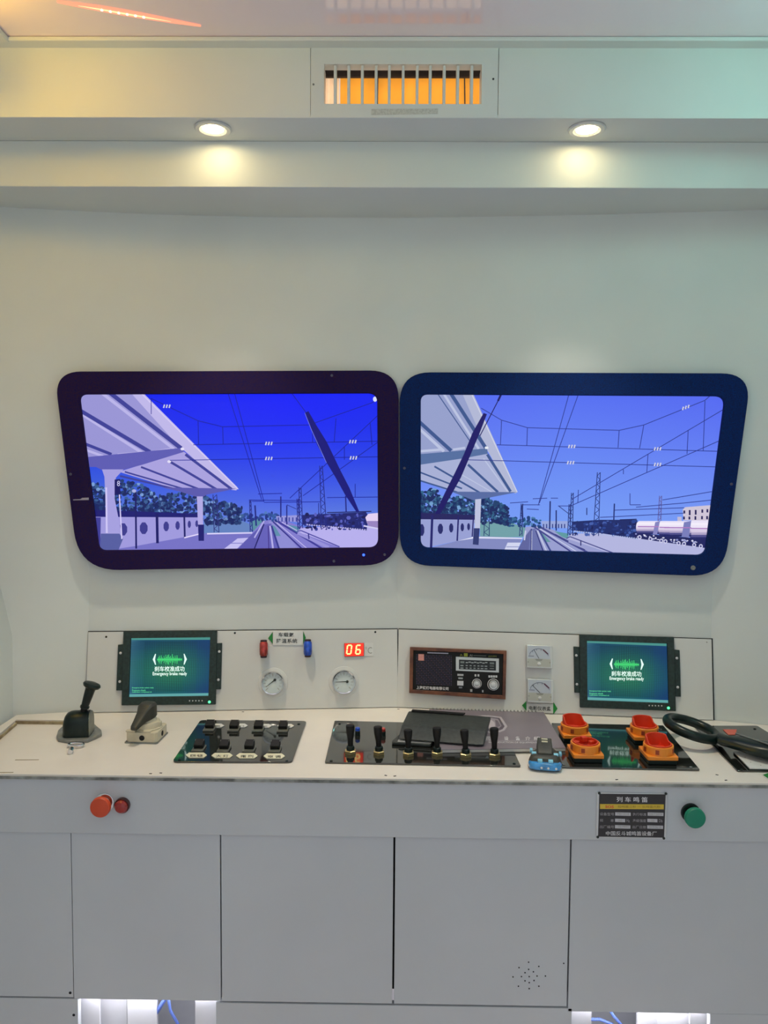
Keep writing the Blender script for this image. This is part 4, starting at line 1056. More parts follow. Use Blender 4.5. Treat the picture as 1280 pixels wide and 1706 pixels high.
# inside the cable openings: lit white boards and blue cables
for k, (a, b, zz) in enumerate(((kx[0], kx[1], zK), (kx[2], kx[3], zR))):
    s = 'left' if k == 0 else 'right'
    cv = thing('opening_lining', ((a + b) / 2, YF + 0.15, 0), 'white boarded lining inside the ' + s + ' lit cable opening', 'lining', 'cable opening linings')
    MB().bx(a - 0.02, b + 0.02, YF + 0.24, YF + 0.25, 0.001, zz + 0.015).build('back_board', M['white_board'], cv)
    MB().bx(a - 0.02, b + 0.02, YF + 0.03, YF + 0.24, 0.001, 0.01).build('bottom_board', M['white_board'], cv)
    P1 = Plane((0, YF + 0.045, 0), (1, 0, 0), (0, 0, 1))
    st = ((128, 166, .045), (166, 212, .075), (212, 262, .05), (325, 362, .035)) if k == 0 else ((950, 986, .035), (1062, 1095, .06), (1095, 1150, .05), (1150, 1190, .035))
    for x0, x1, dy in st:
        PP = Plane((0, YF + dy, 0), (1, 0, 0), (0, 0, 1))
        MB().bx(PP.hit(x0, 1690).x + 0.0005, PP.hit(x1, 1690).x - 0.0005, YF + dy, YF + dy + 0.008, 0.0105, zz + 0.012).build('upright_board', M['white_board'], cv)
    lp = thing('strip_lamp', ((a + b) / 2, YF + 0.034, zz + 0.008), 'white strip lamp inside the ' + s + ' cable opening', 'lamp', 'opening strip lamps')
    MB().bx(a + 0.005, b - 0.005, YF + 0.029, YF + 0.034, zz + 0.003, zz + 0.012).build('channel', M['white_plastic'], lp)
    MB().bx(a + 0.006, b - 0.006, YF + 0.030, YF + 0.034, zz + 0.001, zz + 0.0028).build('diffuser', emit('strip_white', (0.93, 0.93, 1.0, 1), 70.0), lp)
def wire(pts, r, label):
    tag(MB().tube(pts, r, 8).build('blue_cable', M['blue_wire'], loc=pts[-1]), label, 'cable', 'blue cables in the openings')
def wp(px, py, dy): return Plane((0, YF + dy, 0), (1, 0, 0), (0, 0, 1)).hit(px, py)
wire([wp(278, 1660, .05), wp(262, 1685, .055), wp(235, 1725, .06), wp(225, 1800, .07)], 0.0045, 'thick blue cable slanting left in the left opening')
wire([wp(280, 1660, .04), wp(284, 1684, .042), wp(300, 1712, .045), wp(312, 1800, .05)], 0.0032, 'thin blue cable slanting right in the left opening')
wire([wp(1012, 1676, .05), wp(1022, 1692, .052), wp(1040, 1712, .055), wp(1060, 1790, .06)], 0.0032, 'straight blue cable in the right opening')
wire([wp(975, 1699, .05), wp(998, 1698, .052), wp(1020, 1706, .055), wp(1035, 1760, .06)], 0.0032, 'curved blue cable in the right opening')

# ---- buttons and nameplate on the apron
def mushroom(px, py, r, depth, mt, label, stem):
    c = AP.hit(px, py, depth); b = Vector((c.x, YF + 0.003, c.z)); n = Vector((0, -1, 0))
    t = thing('mushroom_button', b, label, 'button', 'mushroom push buttons')
    MB().lathe(b, n, [(r * 0.95, 0.0002), (r * 0.95, 0.003), (r * 0.75, 0.0045)], 26).build('collar', stem, t)
    MB().lathe(b, n, [(r * 0.62, 0.003), (r * 0.58, depth - 0.010)], 20).build('stem', stem, t)
    MB().lathe(b, n, [(r * 0.75, depth - 0.012), (r, depth - 0.009), (r, depth - 0.002), (r * 0.94, depth), (r * 0.6, depth + 0.0012), (r * 0.1, depth + 0.0016)], 32).build('cap', mt, t)
mushroom(166, 1346.5, 0.0205, 0.028, M['red_button'], 'red mushroom push button at the left of the front board', M['chrome'])
mushroom(1160, 1364.5, 0.0205, 0.030, M['green_button'], 'green mushroom push button right of the metal nameplate', M['black_plastic'])
c = AP.hit(203, 1342.5, 0.006); b = Vector((c.x, YF + 0.003, c.z))
t = thing('indicator_lamp', b, 'dark red round indicator lamp beside the red mushroom button', 'indicator')
MB().lathe(b, (0, -1, 0), [(0.0158, 0.0002), (0.0158, 0.008), (0.0145, 0.0095), (0.0135, 0.008)], 28, cap1=False).build('bezel', mat('dark_red_bezel', (0.06, 0.006, 0.006, 1), 0.3), t)
MB().lathe(b, (0, -1, 0), [(0.0138, 0.002), (0.0138, 0.012), (0.0105, 0.016), (0.003, 0.0172)], 28).build('lens', M['red_lens'], t)

q = [(994, 1319.5), (1112, 1321.5), (1109.5, 1397), (993, 1395)]
t = thing('nameplate', AP.hit(1052, 1396), 'black metal nameplate with yellow band and white Chinese lettering', 'nameplate')
MB().prism(AP, quad_uv(AP, q), 0.0002, 0.0025).build('back_plate', M['silver'], t, bevel=0.0004)
p = Pic(AP, 0.0027, 0.0002)
def nq(x, y): return (985 + x / 9.481, 1310 + y / 9.484)
def nr(x0, y0, x1, y1, c, l): p.poly([nq(x0, y0), nq(x1, y0 + 6), nq(x1, y1 + 6), nq(x0, y1)], c, l)
p.poly([nq(130, 118), nq(1180, 128), nq(1155, 812), nq(112, 795)], (50, 47, 50), 0)
nr(142, 280, 1150, 358, (216, 184, 62), 1)
for x0, y0, x1 in ((382, 410, 628), (895, 412, 1145), (380, 510, 540), (890, 512, 1050), (378, 612, 622), (888, 616, 1138)):
    nr(x0, y0, x1, y0 + 52, (196, 194, 200), 1)
p.build('print', M['print'], t)
def nt_(s, x0, y0, x1, y1, mm, bold=0.0): text_on(AP, s, [nq(x0, y0), nq(x1, y0 + 5), nq(x0, y1)], mm, t, off=0.0032, bold=bold)
nt_('列 车 鸣 笛', 405, 165, 895, 250, M['ink_white'], 0.012)
nt_('SOS', 225, 300, 360, 342, M['ink_red'], 0.02); nt_('短鸣笛三秒 一 长鸣笛六秒', 425, 300, 1095, 342, mat('brown_ink', (0.32, 0.2, 0.03, 1), 0.6))
for s, x0, y0, x1 in (('设备型号', 140, 412, 365), ('执行标准', 660, 416, 875), ('频　　率', 140, 514, 360), ('Hz', 560, 516, 610), ('声级强度', 660, 516, 870), ('Db', 1072, 518, 1130), ('出厂编号', 140, 614, 365), ('出厂日期', 655, 618, 868)):
    nt_(s, x0, y0, x1, y0 + 48, mat('pale_ink', (0.42, 0.40, 0.42, 1), 0.6))
for s, x0, y0, x1 in (('MD-2018', 420, 420, 600), ('GB/T2019', 915, 424, 1120), ('660', 435, 520, 490), ('120', 950, 524, 1000), ('ZJ-9801', 425, 622, 590), ('2019.06.18', 910, 626, 1110)):
    nt_(s, x0, y0, x1, y0 + 32, M['ink_grey'])
nt_('中国反斗城鸣笛设备厂', 235, 708, 1040, 778, M['ink_white'], 0.006)
for x, y in ((130, 108), (1183, 116), (1150, 820), (106, 800)):
    MB().lathe(AP.hit(*nq(x, y), 0.0025), (0, -1, 0), [(0.0027, -0.0003), (0.0027, 0.0010), (0.0012, 0.0018)], 12).build('rivet', M['ink'], t)
#PART4
# ------------------------------------------------------------------ things on the worktop
def Rz(a): return Matrix.Rotation(a, 3, 'Z')
UP = Vector((0, 0, 1))

# ---- brake lever
c = T(130, 1226)
t = thing('brake_lever', c, 'black brake lever with disc-topped handle on a grey base plate', 'lever')
out = [TOP.uv(x, y) for x, y in ((94, 1231), (97, 1221), (105, 1214), (150, 1204), (160, 1213), (169, 1221), (170, 1227), (158, 1233), (146, 1238), (112, 1239), (97, 1236))]
MB().prism(TOP, rpoly(out, 0.003, 3), 0.0002, 0.0075).build('base_plate', M['grey_metal'], t, bevel=0.0015)
b = T(130, 1223, 0.0076)
hw = 0.030
prof = []                                     # D-shaped housing: arched over, flat back
for i in range(13):
    a = PI * i / 12
    prof.append((-0.026 * math.cos(a), 0.030 + 0.026 * math.sin(a)))
prof = [(-0.026, 0.0)] + prof + [(0.026, 0.0)]
rot = Rz(math.radians(8))
MB().loops([[b + rot @ Vector((xx, y * k_, zz * (1 if zz < 0.01 else k_ ** 0.9))) for y, zz in prof] for xx, k_ in ((-hw, 0.62), (-hw + 0.003, 0.8), (-hw + 0.008, 0.92), (-hw + 0.015, 0.985), (-hw + 0.022, 1.0), (hw - 0.003, 1.0), (hw, 0.95))]).build('housing', M['black_plastic'], t, smooth=50)
e = b + rot @ Vector((hw - 0.004, 0, 0))
MB().loops([[e + rot @ Vector((dx, y * 0.93, 0.002 + zz * 0.94)) for y, zz in prof] for dx in (0.0, 0.0055)]).build('end_cover', mat('olive_grey_metal', (0.24, 0.24, 0.19, 1), 0.4, metal=0.2, var=0.15, scale=60), t, bevel=0.001)
PL_ = Plane((b.x, b.y, 0), (1, 0, 0), (0, 0, 1))
h0, h1, h2, h3 = PL_.hit(138, 1190), PL_.hit(140.5, 1180), PL_.hit(141.5, 1176), PL_.hit(152.5, 1143)
d = (h3 - h1)
MB().cyl(h0 - d.normalized() * 0.01, h2, 0.0068, 0.0075, 16).build('stalk', M['black_rubber'], t)
MB().lathe(h1, d, [(0.0085, 0), (0.0105, 0.0015), (0.0105, 0.0055), (0.0085, 0.007)], 18).build('collar', M['black_plastic'], t)
L = (h3 - h2).length
MB().lathe(h2, d, [(0.0086, 0), (0.0105, L * 0.5), (0.0115, L * 0.86), (0.0135, L)], 18).build('grip', M['black_plastic'], t)
ax = (d.normalized() + Vector((0.05, 0.15, 0.1))).normalized()
MB().lathe(h3 - ax * 0.003, ax, [(0.010, -0.004), (0.0185, 0.001), (0.0205, 0.0055), (0.0185, 0.0095), (0.010, 0.012), (0.002, 0.0125)], 24).build('top_disc', M['black_plastic'], t)
# chrome latch in front of the plate
l0 = T(127, 1241, 0.005)
ring = [l0 + Vector((0.017 * math.cos(2 * PI * i / 20), 0.009 * math.sin(2 * PI * i / 20), 0.001)) for i in range(20)]
lt = MB().tube(ring, 0.0028, 8, True).build('latch', M['chrome'], t)
MB().cyl(T(119, 1248, 0.006), T(117, 1253, 0.006), 0.0058, 0.0050, 14).build('latch_pin', M['chrome'], lt)

# ---- rotary valve
t = thing('rotary_valve', T(240, 1228), 'cream rotary valve with dark lever handle on the worktop', 'valve')
fl, fr = T(209.5, 1238.5), T(261.5, 1240)
ux = (fr - fl); wv_ = ux.length; ux.normalize(); uy = UP.cross(ux)
dep = 0.072; hh = 0.026
def vb(u, v, z): return fl + ux * u + uy * v + UP * z
body = MB()
ch = 0.006
foot = [(0, ch), (ch, 0), (wv_ - ch, 0), (wv_, ch), (wv_, dep - ch), (wv_ - ch, dep), (ch, dep), (0, dep - ch)]
body.loops([[vb(u, v, z) for u, v in foot] for z in (0.0035, hh)])
for u0, u1 in ((0, wv_ * 0.3), (wv_ * 0.56, wv_ * 0.8)):      # raised lugs on the front rim
    body.loops([[vb(u, v, z) for u, v in ((u0, 0), (u1, 0), (u1, 0.010), (u0, 0.010))] for z in (hh, hh + 0.004)])
body.build('body', M['cream_plastic'], t, bevel=0.001)
MB().loops([[vb(u, v, z) for u, v in ((-0.002, -0.001), (wv_ - 0.002, -0.001), (wv_ + 0.001, 0.003), (wv_ + 0.001, dep), (-0.002, dep))] for z in (0.0002, 0.0038)]).build('gasket', M['grey_metal'], t)
for o_, n_ in ((vb(wv_ * 0.52, 0, 0.0135), -uy), (vb(wv_, dep * 0.5, 0.0135), ux)):
    MB().lathe(o_, n_, [(0.0062, -0.001), (0.0062, 0.0006), (0.0052, 0.0008)], 18).build('port', M['gap'], t)
cc = vb(wv_ * 0.52, dep * 0.52, hh)
MB().lathe(cc, UP, [(0.0335, 0), (0.0335, 0.003), (0.030, 0.004), (0.029, 0.014), (0.0275, 0.016), (0.021, 0.017), (0.019, 0.024), (0.016, 0.026)], 32).build('collar', M['cream_plastic'], t)
MB().box(cc + ux * 0.029 + UP * 0.009, (0.006, 0.012, 0.012)).build('stop', M['cream_plastic'], t, bevel=0.001)
hub = cc + UP * 0.022
hz = 0.036
tip = T(223, 1217, hh + 0.010)
dl = (tip - hub); dl.z = 0; ll = dl.length; dl.normalize(); dn = UP.cross(dl)
secs = []
for s_, w_, z0_, z1_ in ((-0.018, 0.008, 0.004, hz - 0.002), (-0.013, 0.0175, 0.002, hz), (0.0, 0.0205, 0.0, hz + 0.001), (0.012, 0.0185, -0.001, hz - 0.001), (0.022, 0.0135, -0.002, hz - 0.012), (ll * 0.75, 0.0105, -0.008, 0.009), (ll, 0.0085, -0.012, -0.001), (ll + 0.004, 0.005, -0.011, -0.004)):
    o_ = hub + dl * s_
    secs.append([o_ + dn * a * w_ + UP * (z0_ + (z1_ - z0_) * k) for a, k in ((-1, 0.1), (-0.8, 0), (0.8, 0), (1, 0.1), (0.95, 0.85), (0.7, 1), (-0.7, 1), (-0.95, 0.85))])
MB().loops(secs).build('lever_handle', M['dark_lever'], t, bevel=0.0012)

# ---- panel plates
def plate(t, px, h=0.004, mt='black_gloss', r=0.004, z=0.0002):
    return MB().prism(TOP, rpoly([TOP.uv(x, y) for x, y in px], r, 4), z, h).build('plate', M[mt], t, bevel=0.0006)
def screws(t, pts, z=0.004, mt='black_plastic'):
    for x, y in pts:
        MB().lathe(T(x, y, z), UP, [(0.0032, -0.0003), (0.0032, 0.0012), (0.0018, 0.0018)], 12).build('screw', M[mt], t)

# ---- rocker switch panel
t = thing('rocker_switch_panel', T(400, 1240), 'glossy black panel with eight square rocker switches and cream tags', 'switch panel')
plate(t, [(287, 1271.5), (334, 1202), (511, 1203.5), (487, 1272)], r=0.012)
screws(t, ((299, 1266), (478, 1268), (498, 1206.5)))
def tagshape(t, x0, x1, y0, y1, s, mt):
    ym = (y0 + y1) / 2; k = (x1 - x0) * 0.16
    sh = [TOP.uv(x, y, 0.004) for x, y in ((x0, ym), (x0 + k, y0), (x1 - k, y0), (x1, ym), (x1 - k, y1), (x0 + k, y1))]
    o = MB().prism(TOP, sh, 0.0042, 0.0056).build('name_tag', mt, t)
    text_on(TOP, s, (x0 + k * 1.3, y0 + 2, x1 - k * 1.3, y1 - 2), M['ink'], o, off=0.0058, bold=0.015)
def rocker(t, px, py, tilt):
    c = T(px, py, 0.0042)
    f = MB().box(c + UP * 0.0022, (0.026, 0.036, 0.0044)).build('rocker_switch', mat('switch_frame', (0.13, 0.135, 0.115, 1), 0.3, var=0.1), t, bevel=0.001)
    mt = Matrix.Rotation(tilt, 3, 'X')
    MB().box(c + UP * 0.0105 + Vector((0, 0.004 if tilt > 0 else -0.004, 0)), (0.0205, 0.0225, 0.0135), mat=mt).build('rocker', M['black_rubber'], f, bevel=0.0015)
    e = c + UP * 0.0180 + Vector((0, 0.008 if tilt > 0 else 0.002, 0))
    MB().box(e, (0.019, 0.004, 0.002), mat=mt).build('rocker_edge', mat('pale_edge', (0.30, 0.31, 0.28, 1), 0.4), f)
for i, (x, y) in enumerate(((331.5, 1248.5), (373.5, 1249.5), (415.5, 1249.5), (458.5, 1250))):
    rocker(t, x, y, 0.35)
for i, (x, y) in enumerate(((349.5, 1215), (390, 1215.5), (430.5, 1216), (471.5, 1216.5))):
    rocker(t, x, y, 0.35)
for (x0, x1, y0), s in zip(((309.5, 345, 1254.5), (352.5, 388, 1255), (393.5, 429.5, 1255.5), (439, 475, 1256)), ('照明 电源', '大 灯', '雨 刷', '空 调')):
    tagshape(t, x0, x1, y0 + 0.3, y0 + 8.6, s, M['label_cream'])
for (x0, x1, y0), s in zip(((342, 374, 1206.5), (382, 413, 1206.5), (422, 453, 1207), (462, 490, 1207)), ('鸣笛', '车门', '广播', '制动')):
    tagshape(t, x0, x1, y0, y0 + 6.0, s, M['white_plastic'])

# ---- toggle lever panel
t = thing('toggle_lever_panel', T(700, 1245), 'long glossy black panel with a row of six black toggle levers on brass nuts', 'lever panel')
plate(t, [(541.5, 1272.5), (557.5, 1203), (836, 1210), (868, 1279)], r=0.004)
screws(t, ((552, 1268), (566, 1206), (857, 1272.5)))
def toggle(px, py, topy, lean):
    c = T(px, py, 0.0042)
    pl = Plane((c.x, c.y, 0), (1, 0, 0), (0, 0, 1))
    top = pl.hit(px + lean, topy)
    d = top - (c + UP * 0.008); h = d.length
    o = MB().lathe(c + UP * 0.010, d, [(0.0048, 0.0), (0.0058, 0.002), (0.0062, h * 0.35), (0.0088, h * 0.66), (0.0096, h - 0.006), (0.0090, h - 0.003), (0.0066, h - 0.002)], 20).build('lever', M['black_rubber'], t)
    MB().lathe(c, UP, [(0.0135, 0.0), (0.0135, 0.0062), (0.0118, 0.0074)], 6).build('nut', M['brass'], o)
    MB().lathe(c + UP * 0.0074, UP, [(0.0088, 0), (0.0092, 0.005), (0.0084, 0.0085), (0.0058, 0.010)], 20).build('boot', M['black_plastic'], o)
for px, py, ty, ln in ((584, 1254.5, 1207.5, -0.5), (631.5, 1255.5, 1210, -2), (680.5, 1257.5, 1215, -0.5), (728.5, 1257, 1211.5, -0.5), (776, 1259.5, 1215.5, -2.5), (824, 1259.5, 1212.5, -0.5)):
    toggle(px, py, ty, ln)
for px, py, cm in ((596, 1224, M['blue_cap']), (638.5, 1225, M['red_cap'])):
    c = T(px, py, 0.0042)
    o = MB().lathe(c, UP, [(0.0062, 0), (0.0062, 0.009), (0.0052, 0.010)], 16).build('push_button', M['black_plastic'], t)
    MB().lathe(c + UP * 0.0101, UP, [(0.0056, 0), (0.0056, 0.006), (0.0036, 0.008)], 16).build('button_cap', cm, o)

# ---- spiral notebook
t = thing('spiral_notebook', T(815, 1215), 'grey-violet spiral notebook with shield emblem lying against the instrument board', 'notebook')
NB = Plane((0, 0, ZT + 0.012), (1, 0, 0), (0, 1, 0))
qa = [(727, 1249), (942.5, 1246), (905.5, 1186.5), (715.5, 1181.5)]
qn = [NB.uv(x, y) for x, y in qa]
MB().prism(NB, qn, -0.0072, -0.0008).build('pages', M['paper'], t)
cx_ = sum(a for a, b in qn) / 4; cy_ = sum(b for a, b in qn) / 4
MB().prism(NB, [(cx_ + (a - cx_) * 1.004, cy_ + (b - cy_) * 1.004) for a, b in qn], -0.0007, 0.0).build('cover', M['cover'], t)
p = Pic(NB, 0.0002, 0.00015)
def eb(x, y): return (690 + x / 4.741, 1170 + y / 4.743)
p.poly([eb(*k) for k in ((470, 112), (540, 102), (600, 104), (690, 116), (738, 190), (715, 222), (680, 236), (600, 245), (530, 215), (485, 165))], (178, 172, 180), 0)
p.poly([eb(*k) for k in ((492, 122), (545, 112), (598, 114), (676, 124), (716, 190), (700, 212), (674, 222), (600, 232), (545, 206), (505, 162))], (96, 88, 100), 1)
p.poly([eb(*k) for k in ((510, 128), (550, 121), (598, 122), (664, 131), (692, 186), (672, 205), (600, 214), (560, 198), (520, 160))], (150, 142, 152), 2)
p.poly([eb(*k) for k in ((548, 150), (580, 136), (610, 138), (636, 160), (640, 190), (600, 205), (570, 195))], (188, 180, 188), 3)
p.poly([eb(*k) for k in ((640, 140), (660, 143), (684, 186), (650, 198), (646, 170))], (110, 102, 114), 3)
p.line([eb(560, 303), eb(1000, 303)], 0.8, (170, 164, 172), 1)
p.build('emblem', M['print'], t)
for s, x0, x1 in (('设', 712, 745), ('备', 800, 838), ('介', 878, 918), ('绍', 945, 992), ('司', 566, 600)):
    text_on(NB, s, [eb(x0, 270), eb(x1, 271), eb(x0 + 2, 300)], M['ink_white'], t, off=0.0006, bold=0.012)
text_on(NB, 'INTRODUCTION OF EQUIPMENT', [eb(590, 309), eb(972, 312), eb(592, 324)], M['ink_white'], t, off=0.0006)
a0, a1 = NB.hit(722, 1181.7), NB.hit(893, 1186.2)
for i in range(30):
    c = a0 + (a1 - a0) * (i / 29) + Vector((0, 0.0012, -0.003))
    rg = [c + Vector((0, 0.0058 * math.cos(2 * PI * k / 10) , 0.0058 * math.sin(2 * PI * k / 10))) for k in range(10)]
    MB().tube(rg, 0.0009, 5, True).build('binding_ring', M['grey_metal'], t)

# ---- black folding case on the lever panel
t = thing('folding_case', T(735, 1236), 'black folding case lying across the toggle levers panel and notebook', 'case')
k0, k1 = T(663, 1240, 0.0045), T(803, 1251, 0.0045)
ux = (k1 - k0); ux.z = 0; Lc = ux.length; ux.normalize(); uy = UP.cross(ux)
def kb(u, v, z): return k0 + ux * u + uy * v + UP * z
prof = [(0.004, 0.010), (0.0, 0.0125), (0.004, 0.0145), (0.040, 0.0300), (0.046, 0.0315), (0.118, 0.0380), (0.130, 0.037), (0.130, 0.030), (0.05, 0.0165)]
rings = []
for u, s_ in ((0.0, 0.97), (0.008, 1.0), (Lc - 0.012, 1.0), (Lc + 0.004, 0.95)):
    rings.append([kb(u + (v * 0.06 if u > 0.1 else v * 0.03), 0.065 + (v - 0.065) * s_, z) for v, z in prof])
MB().loops(rings).build('lid', M['case'], t, bevel=0.002)
fp = [(-0.012, -0.008), (Lc * 0.40, -0.003), (Lc * 0.42, 0.05), (-0.004, 0.055), (-0.014, 0.002)]
MB().loops([[kb(u, v, z) for u, v in fp] for z in (0.0002, 0.0072)]).build('tray', M['case'], t, bevel=0.0018)
MB().loops([[kb(u, v, z) for u, v in ((0.0, -0.0035), (Lc * 0.40, 0.0005), (Lc * 0.40, 0.02), (0.0, 0.02))] for z in (0.0074, 0.0080)]).build('lining', M['silver'], t)
for u, w_ in ((0.012, 0.02),):
    MB().loops([[kb(x, v, z) for x, v in ((u, 0.119), (Lc * 0.72, 0.119), (Lc * 0.74, 0.132), (u, 0.132))] for z in (0.0385, 0.0412)]).build('spine', M['black_rubber'], t)

# ---- small black and blue gadget
c = T(908, 1278)
t = thing('gadget', c, 'small black gadget with clear blue front end beside the notebook corner', 'gadget')
rot = Rz(math.radians(-9))
def gp(x, y, z): return c + rot @ Vector((x, y, z))
hull = [(-0.032, -0.022), (0.030, -0.022), (0.036, -0.006), (0.033, 0.030), (0.024, 0.056), (-0.014, 0.056), (-0.030, 0.030), (-0.036, -0.006)]
MB().loops([[gp(x * s_, y * s_ + 0.002, z) for x, y in hull] for z, s_ in ((0.0004, 0.98), (0.004, 1.0))]).build('sole', M['grey_metal'], t)
MB().loops([[gp(x * s_, 0.010 + (y - 0.010) * s_, z) for x, y in hull] for z, s_ in ((0.0041, 0.97), (0.016, 0.95), (0.024, 0.84), (0.028, 0.66))]).build('body', M['dark_lever'], t, bevel=0.0015)
front_ = [(-0.033, -0.026), (-0.02, -0.0315), (0.02, -0.0315), (0.032, -0.026), (0.036, -0.012), (0.030, -0.006), (-0.030, -0.006), (-0.036, -0.012)]
MB().loops([[gp(x * s_, -0.014 + (y + 0.014) * s_, z) for x, y in front_] for z, s_ in ((0.0043, 0.95), (0.008, 1.0), (0.0145, 0.98), (0.0185, 0.85))]).build('clear_front', M['blue_clear'], t, bevel=0.001)
MB().loops([[gp(x, y, z) for x, y, z in r_] for r_ in ([(-0.016, -0.003, 0.022), (0.016, -0.003, 0.022), (0.015, -0.003, 0.031), (-0.015, -0.003, 0.031)], [(-0.018, 0.010, 0.022), (0.018, 0.010, 0.022), (0.016, 0.010, 0.037), (-0.016, 0.010, 0.037)],
                                                       [(-0.017, 0.052, 0.022), (0.017, 0.052, 0.022), (0.015, 0.052, 0.045), (-0.015, 0.052, 0.045)], [(-0.012, 0.062, 0.024), (0.012, 0.062, 0.024), (0.010, 0.062, 0.041), (-0.010, 0.062, 0.041)])]).build('grip_block', M['dark_lever'], t, bevel=0.002)
for y_, z_ in ((0.046, 0.0445), (0.036, 0.0425)):
    MB().box(gp(0.0, y_, z_), (0.013, 0.004, 0.002), mat=rot).build('rib', M['label_cream'], t)
for x_, y_, z_, s3 in ((-0.023, 0.006, 0.0268, (0.010, 0.012, 0.004)), (0.023, 0.004, 0.0268, (0.010, 0.012, 0.004)), (0.0335, 0.030, 0.020, (0.006, 0.016, 0.006)), (-0.011, -0.017, 0.021, (0.010, 0.018, 0.006)), (0.011, -0.017, 0.021, (0.010, 0.018, 0.006)), (-0.028, 0.040, 0.020, (0.006, 0.014, 0.006))):
    MB().box(gp(x_, y_, z_), s3, mat=rot).build('blue_insert', M['cyan'], t, bevel=0.001)
for x_ in (-0.008, 0.006, 0.022):
    MB().lathe(gp(x_, -0.0315, 0.010), rot @ Vector((0, -1, 0.5)), [(0.0026, -0.001), (0.0022, 0.0012)], 10).build('light_bead', M['silver'], t)

# ---- isolator switch panel
t = thing('isolator_switch_panel', T(1045, 1250), 'glossy black panel with four orange and red rotary isolator switches', 'switch panel')
plate(t, [(933, 1280.5), (919, 1207), (1105.5, 1211), (1166.5, 1285)], r=0.004)
screws(t, ((939.5, 1274), (1151.5, 1278.5), (1097, 1214)), mt='grey_metal')
def isolator(px, py, tall, spin):
    c = T(px, py, 0.0042)
    sb = MB().box(c + UP * 0.005, (0.060, 0.060, 0.0098)).build('sub_base', M['black_plastic'], t, bevel=0.0012)
    bs = MB(); q = rpoly([(-0.033, -0.033), (0.033, -0.033), (0.033, 0.033), (-0.033, 0.033)], 0.004, 3)
    bs.loops([[c + Vector((x, y, z)) for x, y in q] for z in (0.0102, 0.0185)])
    b_ = bs.build('switch_base', M['orange'], t, bevel=0.001)
    n = 48; r0, r1 = 0.0318, 0.0278
    o = c + UP * 0.0186
    MB().lathe(o, UP, [(r0 + 0.0004, 0), (r0, 0.016), (r0 - 0.0012, 0.0172), (r1 + 0.0006, 0.0172), (r1 + 0.0006, 0.0006)], n, True, False).build('housing_ring', M['orange'], b_)
    hts = []
    for i in range(n):
        a = 2 * PI * i / n
        if tall:
            d_ = math.cos(a - spin)
            hts.append(0.0195 + 0.0135 * max(0.0, min(1.0, (d_ + 0.05) / 0.35)))
        else:
            hts.append(0.0195)
    def rg(r, zf): return [o + Vector((r * math.cos(2 * PI * i / n), r * math.sin(2 * PI * i / n), zf(i))) for i in range(n)]
    kb_ = MB()
    kb_.loops([rg(r1, lambda i: 0.001), rg(r1, lambda i: hts[i]), rg(r1 - 0.003, lambda i: hts[i]), rg(r1 - 0.003, lambda i: 0.005)], True, True)
    kb_.build('knob', M['red_plastic'], b_, bevel=0.0003)
    if not tall:
        for k in range(3):
            a = spin + k * 2.1
            MB().box(o + Vector((0.019 * math.cos(a), 0.019 * math.sin(a), 0.010)), (0.011, 0.009, 0.012), rz=a).build('knob_lug', M['red_plastic'], b_, bevel=0.001)
        MB().box(o + Vector((0.002, 0.021, 0.0165)), (0.012, 0.012, 0.010), rz=0.2).build('knob_lug', M['red_plastic'], b_, bevel=0.001)
    for a in (math.radians(-112), math.radians(-38), math.radians(-165)):
        d_ = Vector((math.cos(a), math.sin(a), 0))
        MB().box(o + d_ * (r0 - 0.0002) + UP * 0.008, (0.0022, 0.0075, 0.0095), rz=a).build('notch', M['dark_red'], b_)
isolator(957, 1230, True, math.radians(118))
isolator(1073, 1233, True, math.radians(112))
isolator(975, 1262.5, False, 0.6)
isolator(1096.5, 1265.5, True, math.radians(112))

# ---- right-hand panel with label card
t = thing('side_panel_plate', T(1250, 1250), 'glossy dark panel at the right end of the worktop, partly under the black ring wheel', 'panel')
plate(t, [(1229, 1286.5), (1156, 1211.5), (1262, 1211.5), (1345, 1262), (1375, 1288)], r=0.005)
screws(t, ((1162.5, 1214), (1258, 1214.5), (1236, 1283)))
MB().prism(TOP, [TOP.uv(x, y, 0.009) for x, y in ((1205, 1212.5), (1228, 1212.5), (1226, 1221), (1214, 1221.5))], 0.0042, 0.0052).build('red_tag', mat('red_tag', (0.62, 0.12, 0.08, 1), 0.5), t)
MB().prism(TOP, [TOP.uv(x, y, 0.009) for x, y in ((1249.5, 1279.5), (1222.5, 1252), (1252, 1251.5), (1300, 1268), (1312, 1281))], 0.0070, 0.0090).build('label_card', M['white_plastic'], t)
MB().prism(TOP, [TOP.uv(x, y, 0.009) for x, y in ((1249.5, 1279.5), (1222.5, 1252), (1252, 1251.5), (1300, 1268), (1312, 1281))], 0.0042, 0.0069).build('card_base', M['black_plastic'], t)
for x, y in ((1242, 1261.5), (1251, 1270), (1268, 1275)):
    MB().lathe(T(x, y, 0.009), UP, [(0.0014, -0.0002), (0.0014, 0.0003)], 8).build('mark', M['ink_grey'], t)

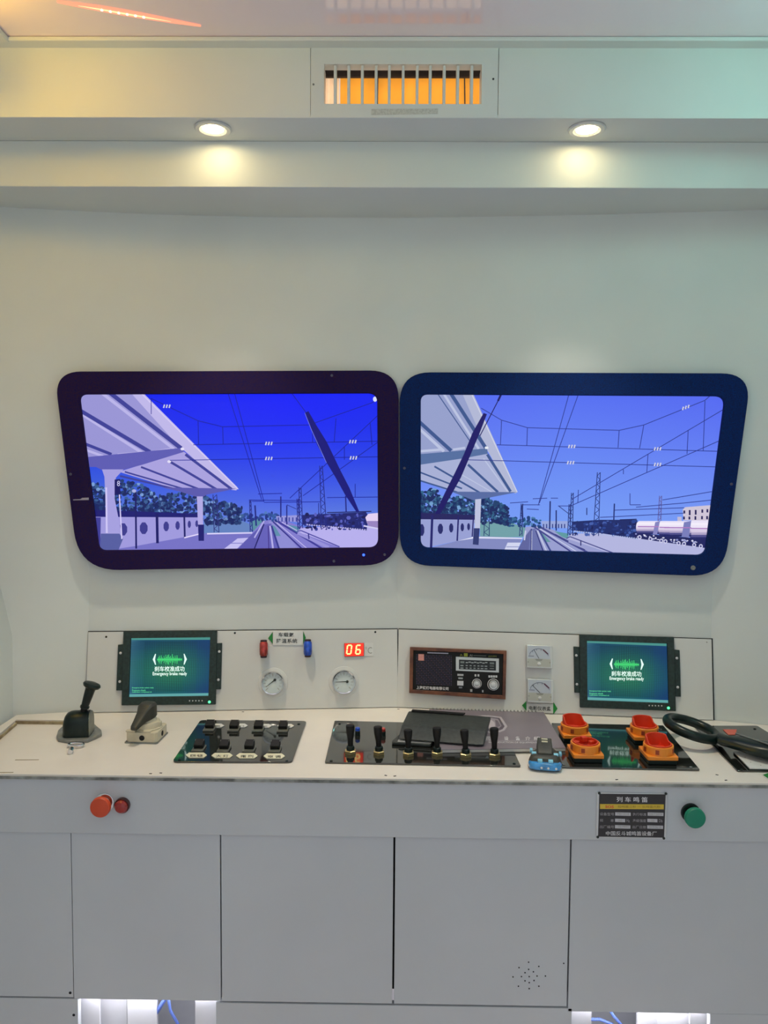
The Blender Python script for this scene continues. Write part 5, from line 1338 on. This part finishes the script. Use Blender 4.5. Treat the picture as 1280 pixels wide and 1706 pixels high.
# ---- black ring-shaped wheel with its arm
cw = T(1153, 1213.5, 0.034)
t = thing('ring_wheel', T(1250, 1240), 'thick black ring wheel with a broad arm, propped over the right end panel', 'wheel')
rm = Matrix.Rotation(math.radians(13), 3, 'Y') @ Matrix.Rotation(math.radians(3), 3, 'X')
rw, tw = 0.0555, 0.0112
ringp = [cw + rm @ Vector((rw * math.cos(2 * PI * i / 48), rw * math.sin(2 * PI * i / 48), 0)) for i in range(48)]
MB().tube(ringp, tw, 14, True).build('ring', M['black_plastic'], t)
a0 = cw + rm @ Vector((rw + 0.004, -0.012, 0))
path = [(a0, 0.013, 0.010), (T(1210, 1234, 0.031), 0.022, 0.012), (T(1232, 1238, 0.029), 0.030, 0.014), (T(1262, 1246, 0.029), 0.034, 0.016), (T(1300, 1254, 0.030), 0.034, 0.019), (T(1350, 1262, 0.028), 0.026, 0.017)]
secs = []
for i, (p_, w_, h_) in enumerate(path):
    dd = path[min(i + 1, len(path) - 1)][0] - path[max(i - 1, 0)][0]; dd.normalize()
    sd = UP.cross(dd).normalized(); uu = dd.cross(sd)
    secs.append([p_ + sd * w_ * math.cos(2 * PI * k / 14) + uu * h_ * math.sin(2 * PI * k / 14) for k in range(14)])
MB().loops(secs).build('arm', M['black_plastic'], t)
f0 = T(1325, 1258, 0.0045)
MB().lathe(f0, UP, [(0.022, 0), (0.022, 0.006), (0.014, 0.020)], 20).build('foot', M['black_plastic'], t)
MB().tube([T(1226, 1222, 0.041), T(1250, 1230, 0.044), T(1290, 1243, 0.049)], 0.0018, 6).build('edge_strip', M['grey_metal'], t)

# ---- small green sign at the right front edge
t = thing('edge_sign', T(1290, 1300), 'small white sign with green arrow at the right front corner of the worktop', 'sign')
SG = Plane((0, 0, ZT + 0.002), (1, 0, 0), (0, 1, 0))
MB().prism(TOP, [TOP.uv(x, y) for x, y in ((1281, 1301), (1270, 1292), (1282, 1288), (1330, 1290), (1330, 1303))], 0.0002, 0.002).build('plate', M['white_plastic'], t)
MB().prism(TOP, [TOP.uv(x, y) for x, y in ((1282, 1300), (1272, 1293), (1282, 1289.5))], 0.0021, 0.0032).build('arrow', M['green_arrow'], t)
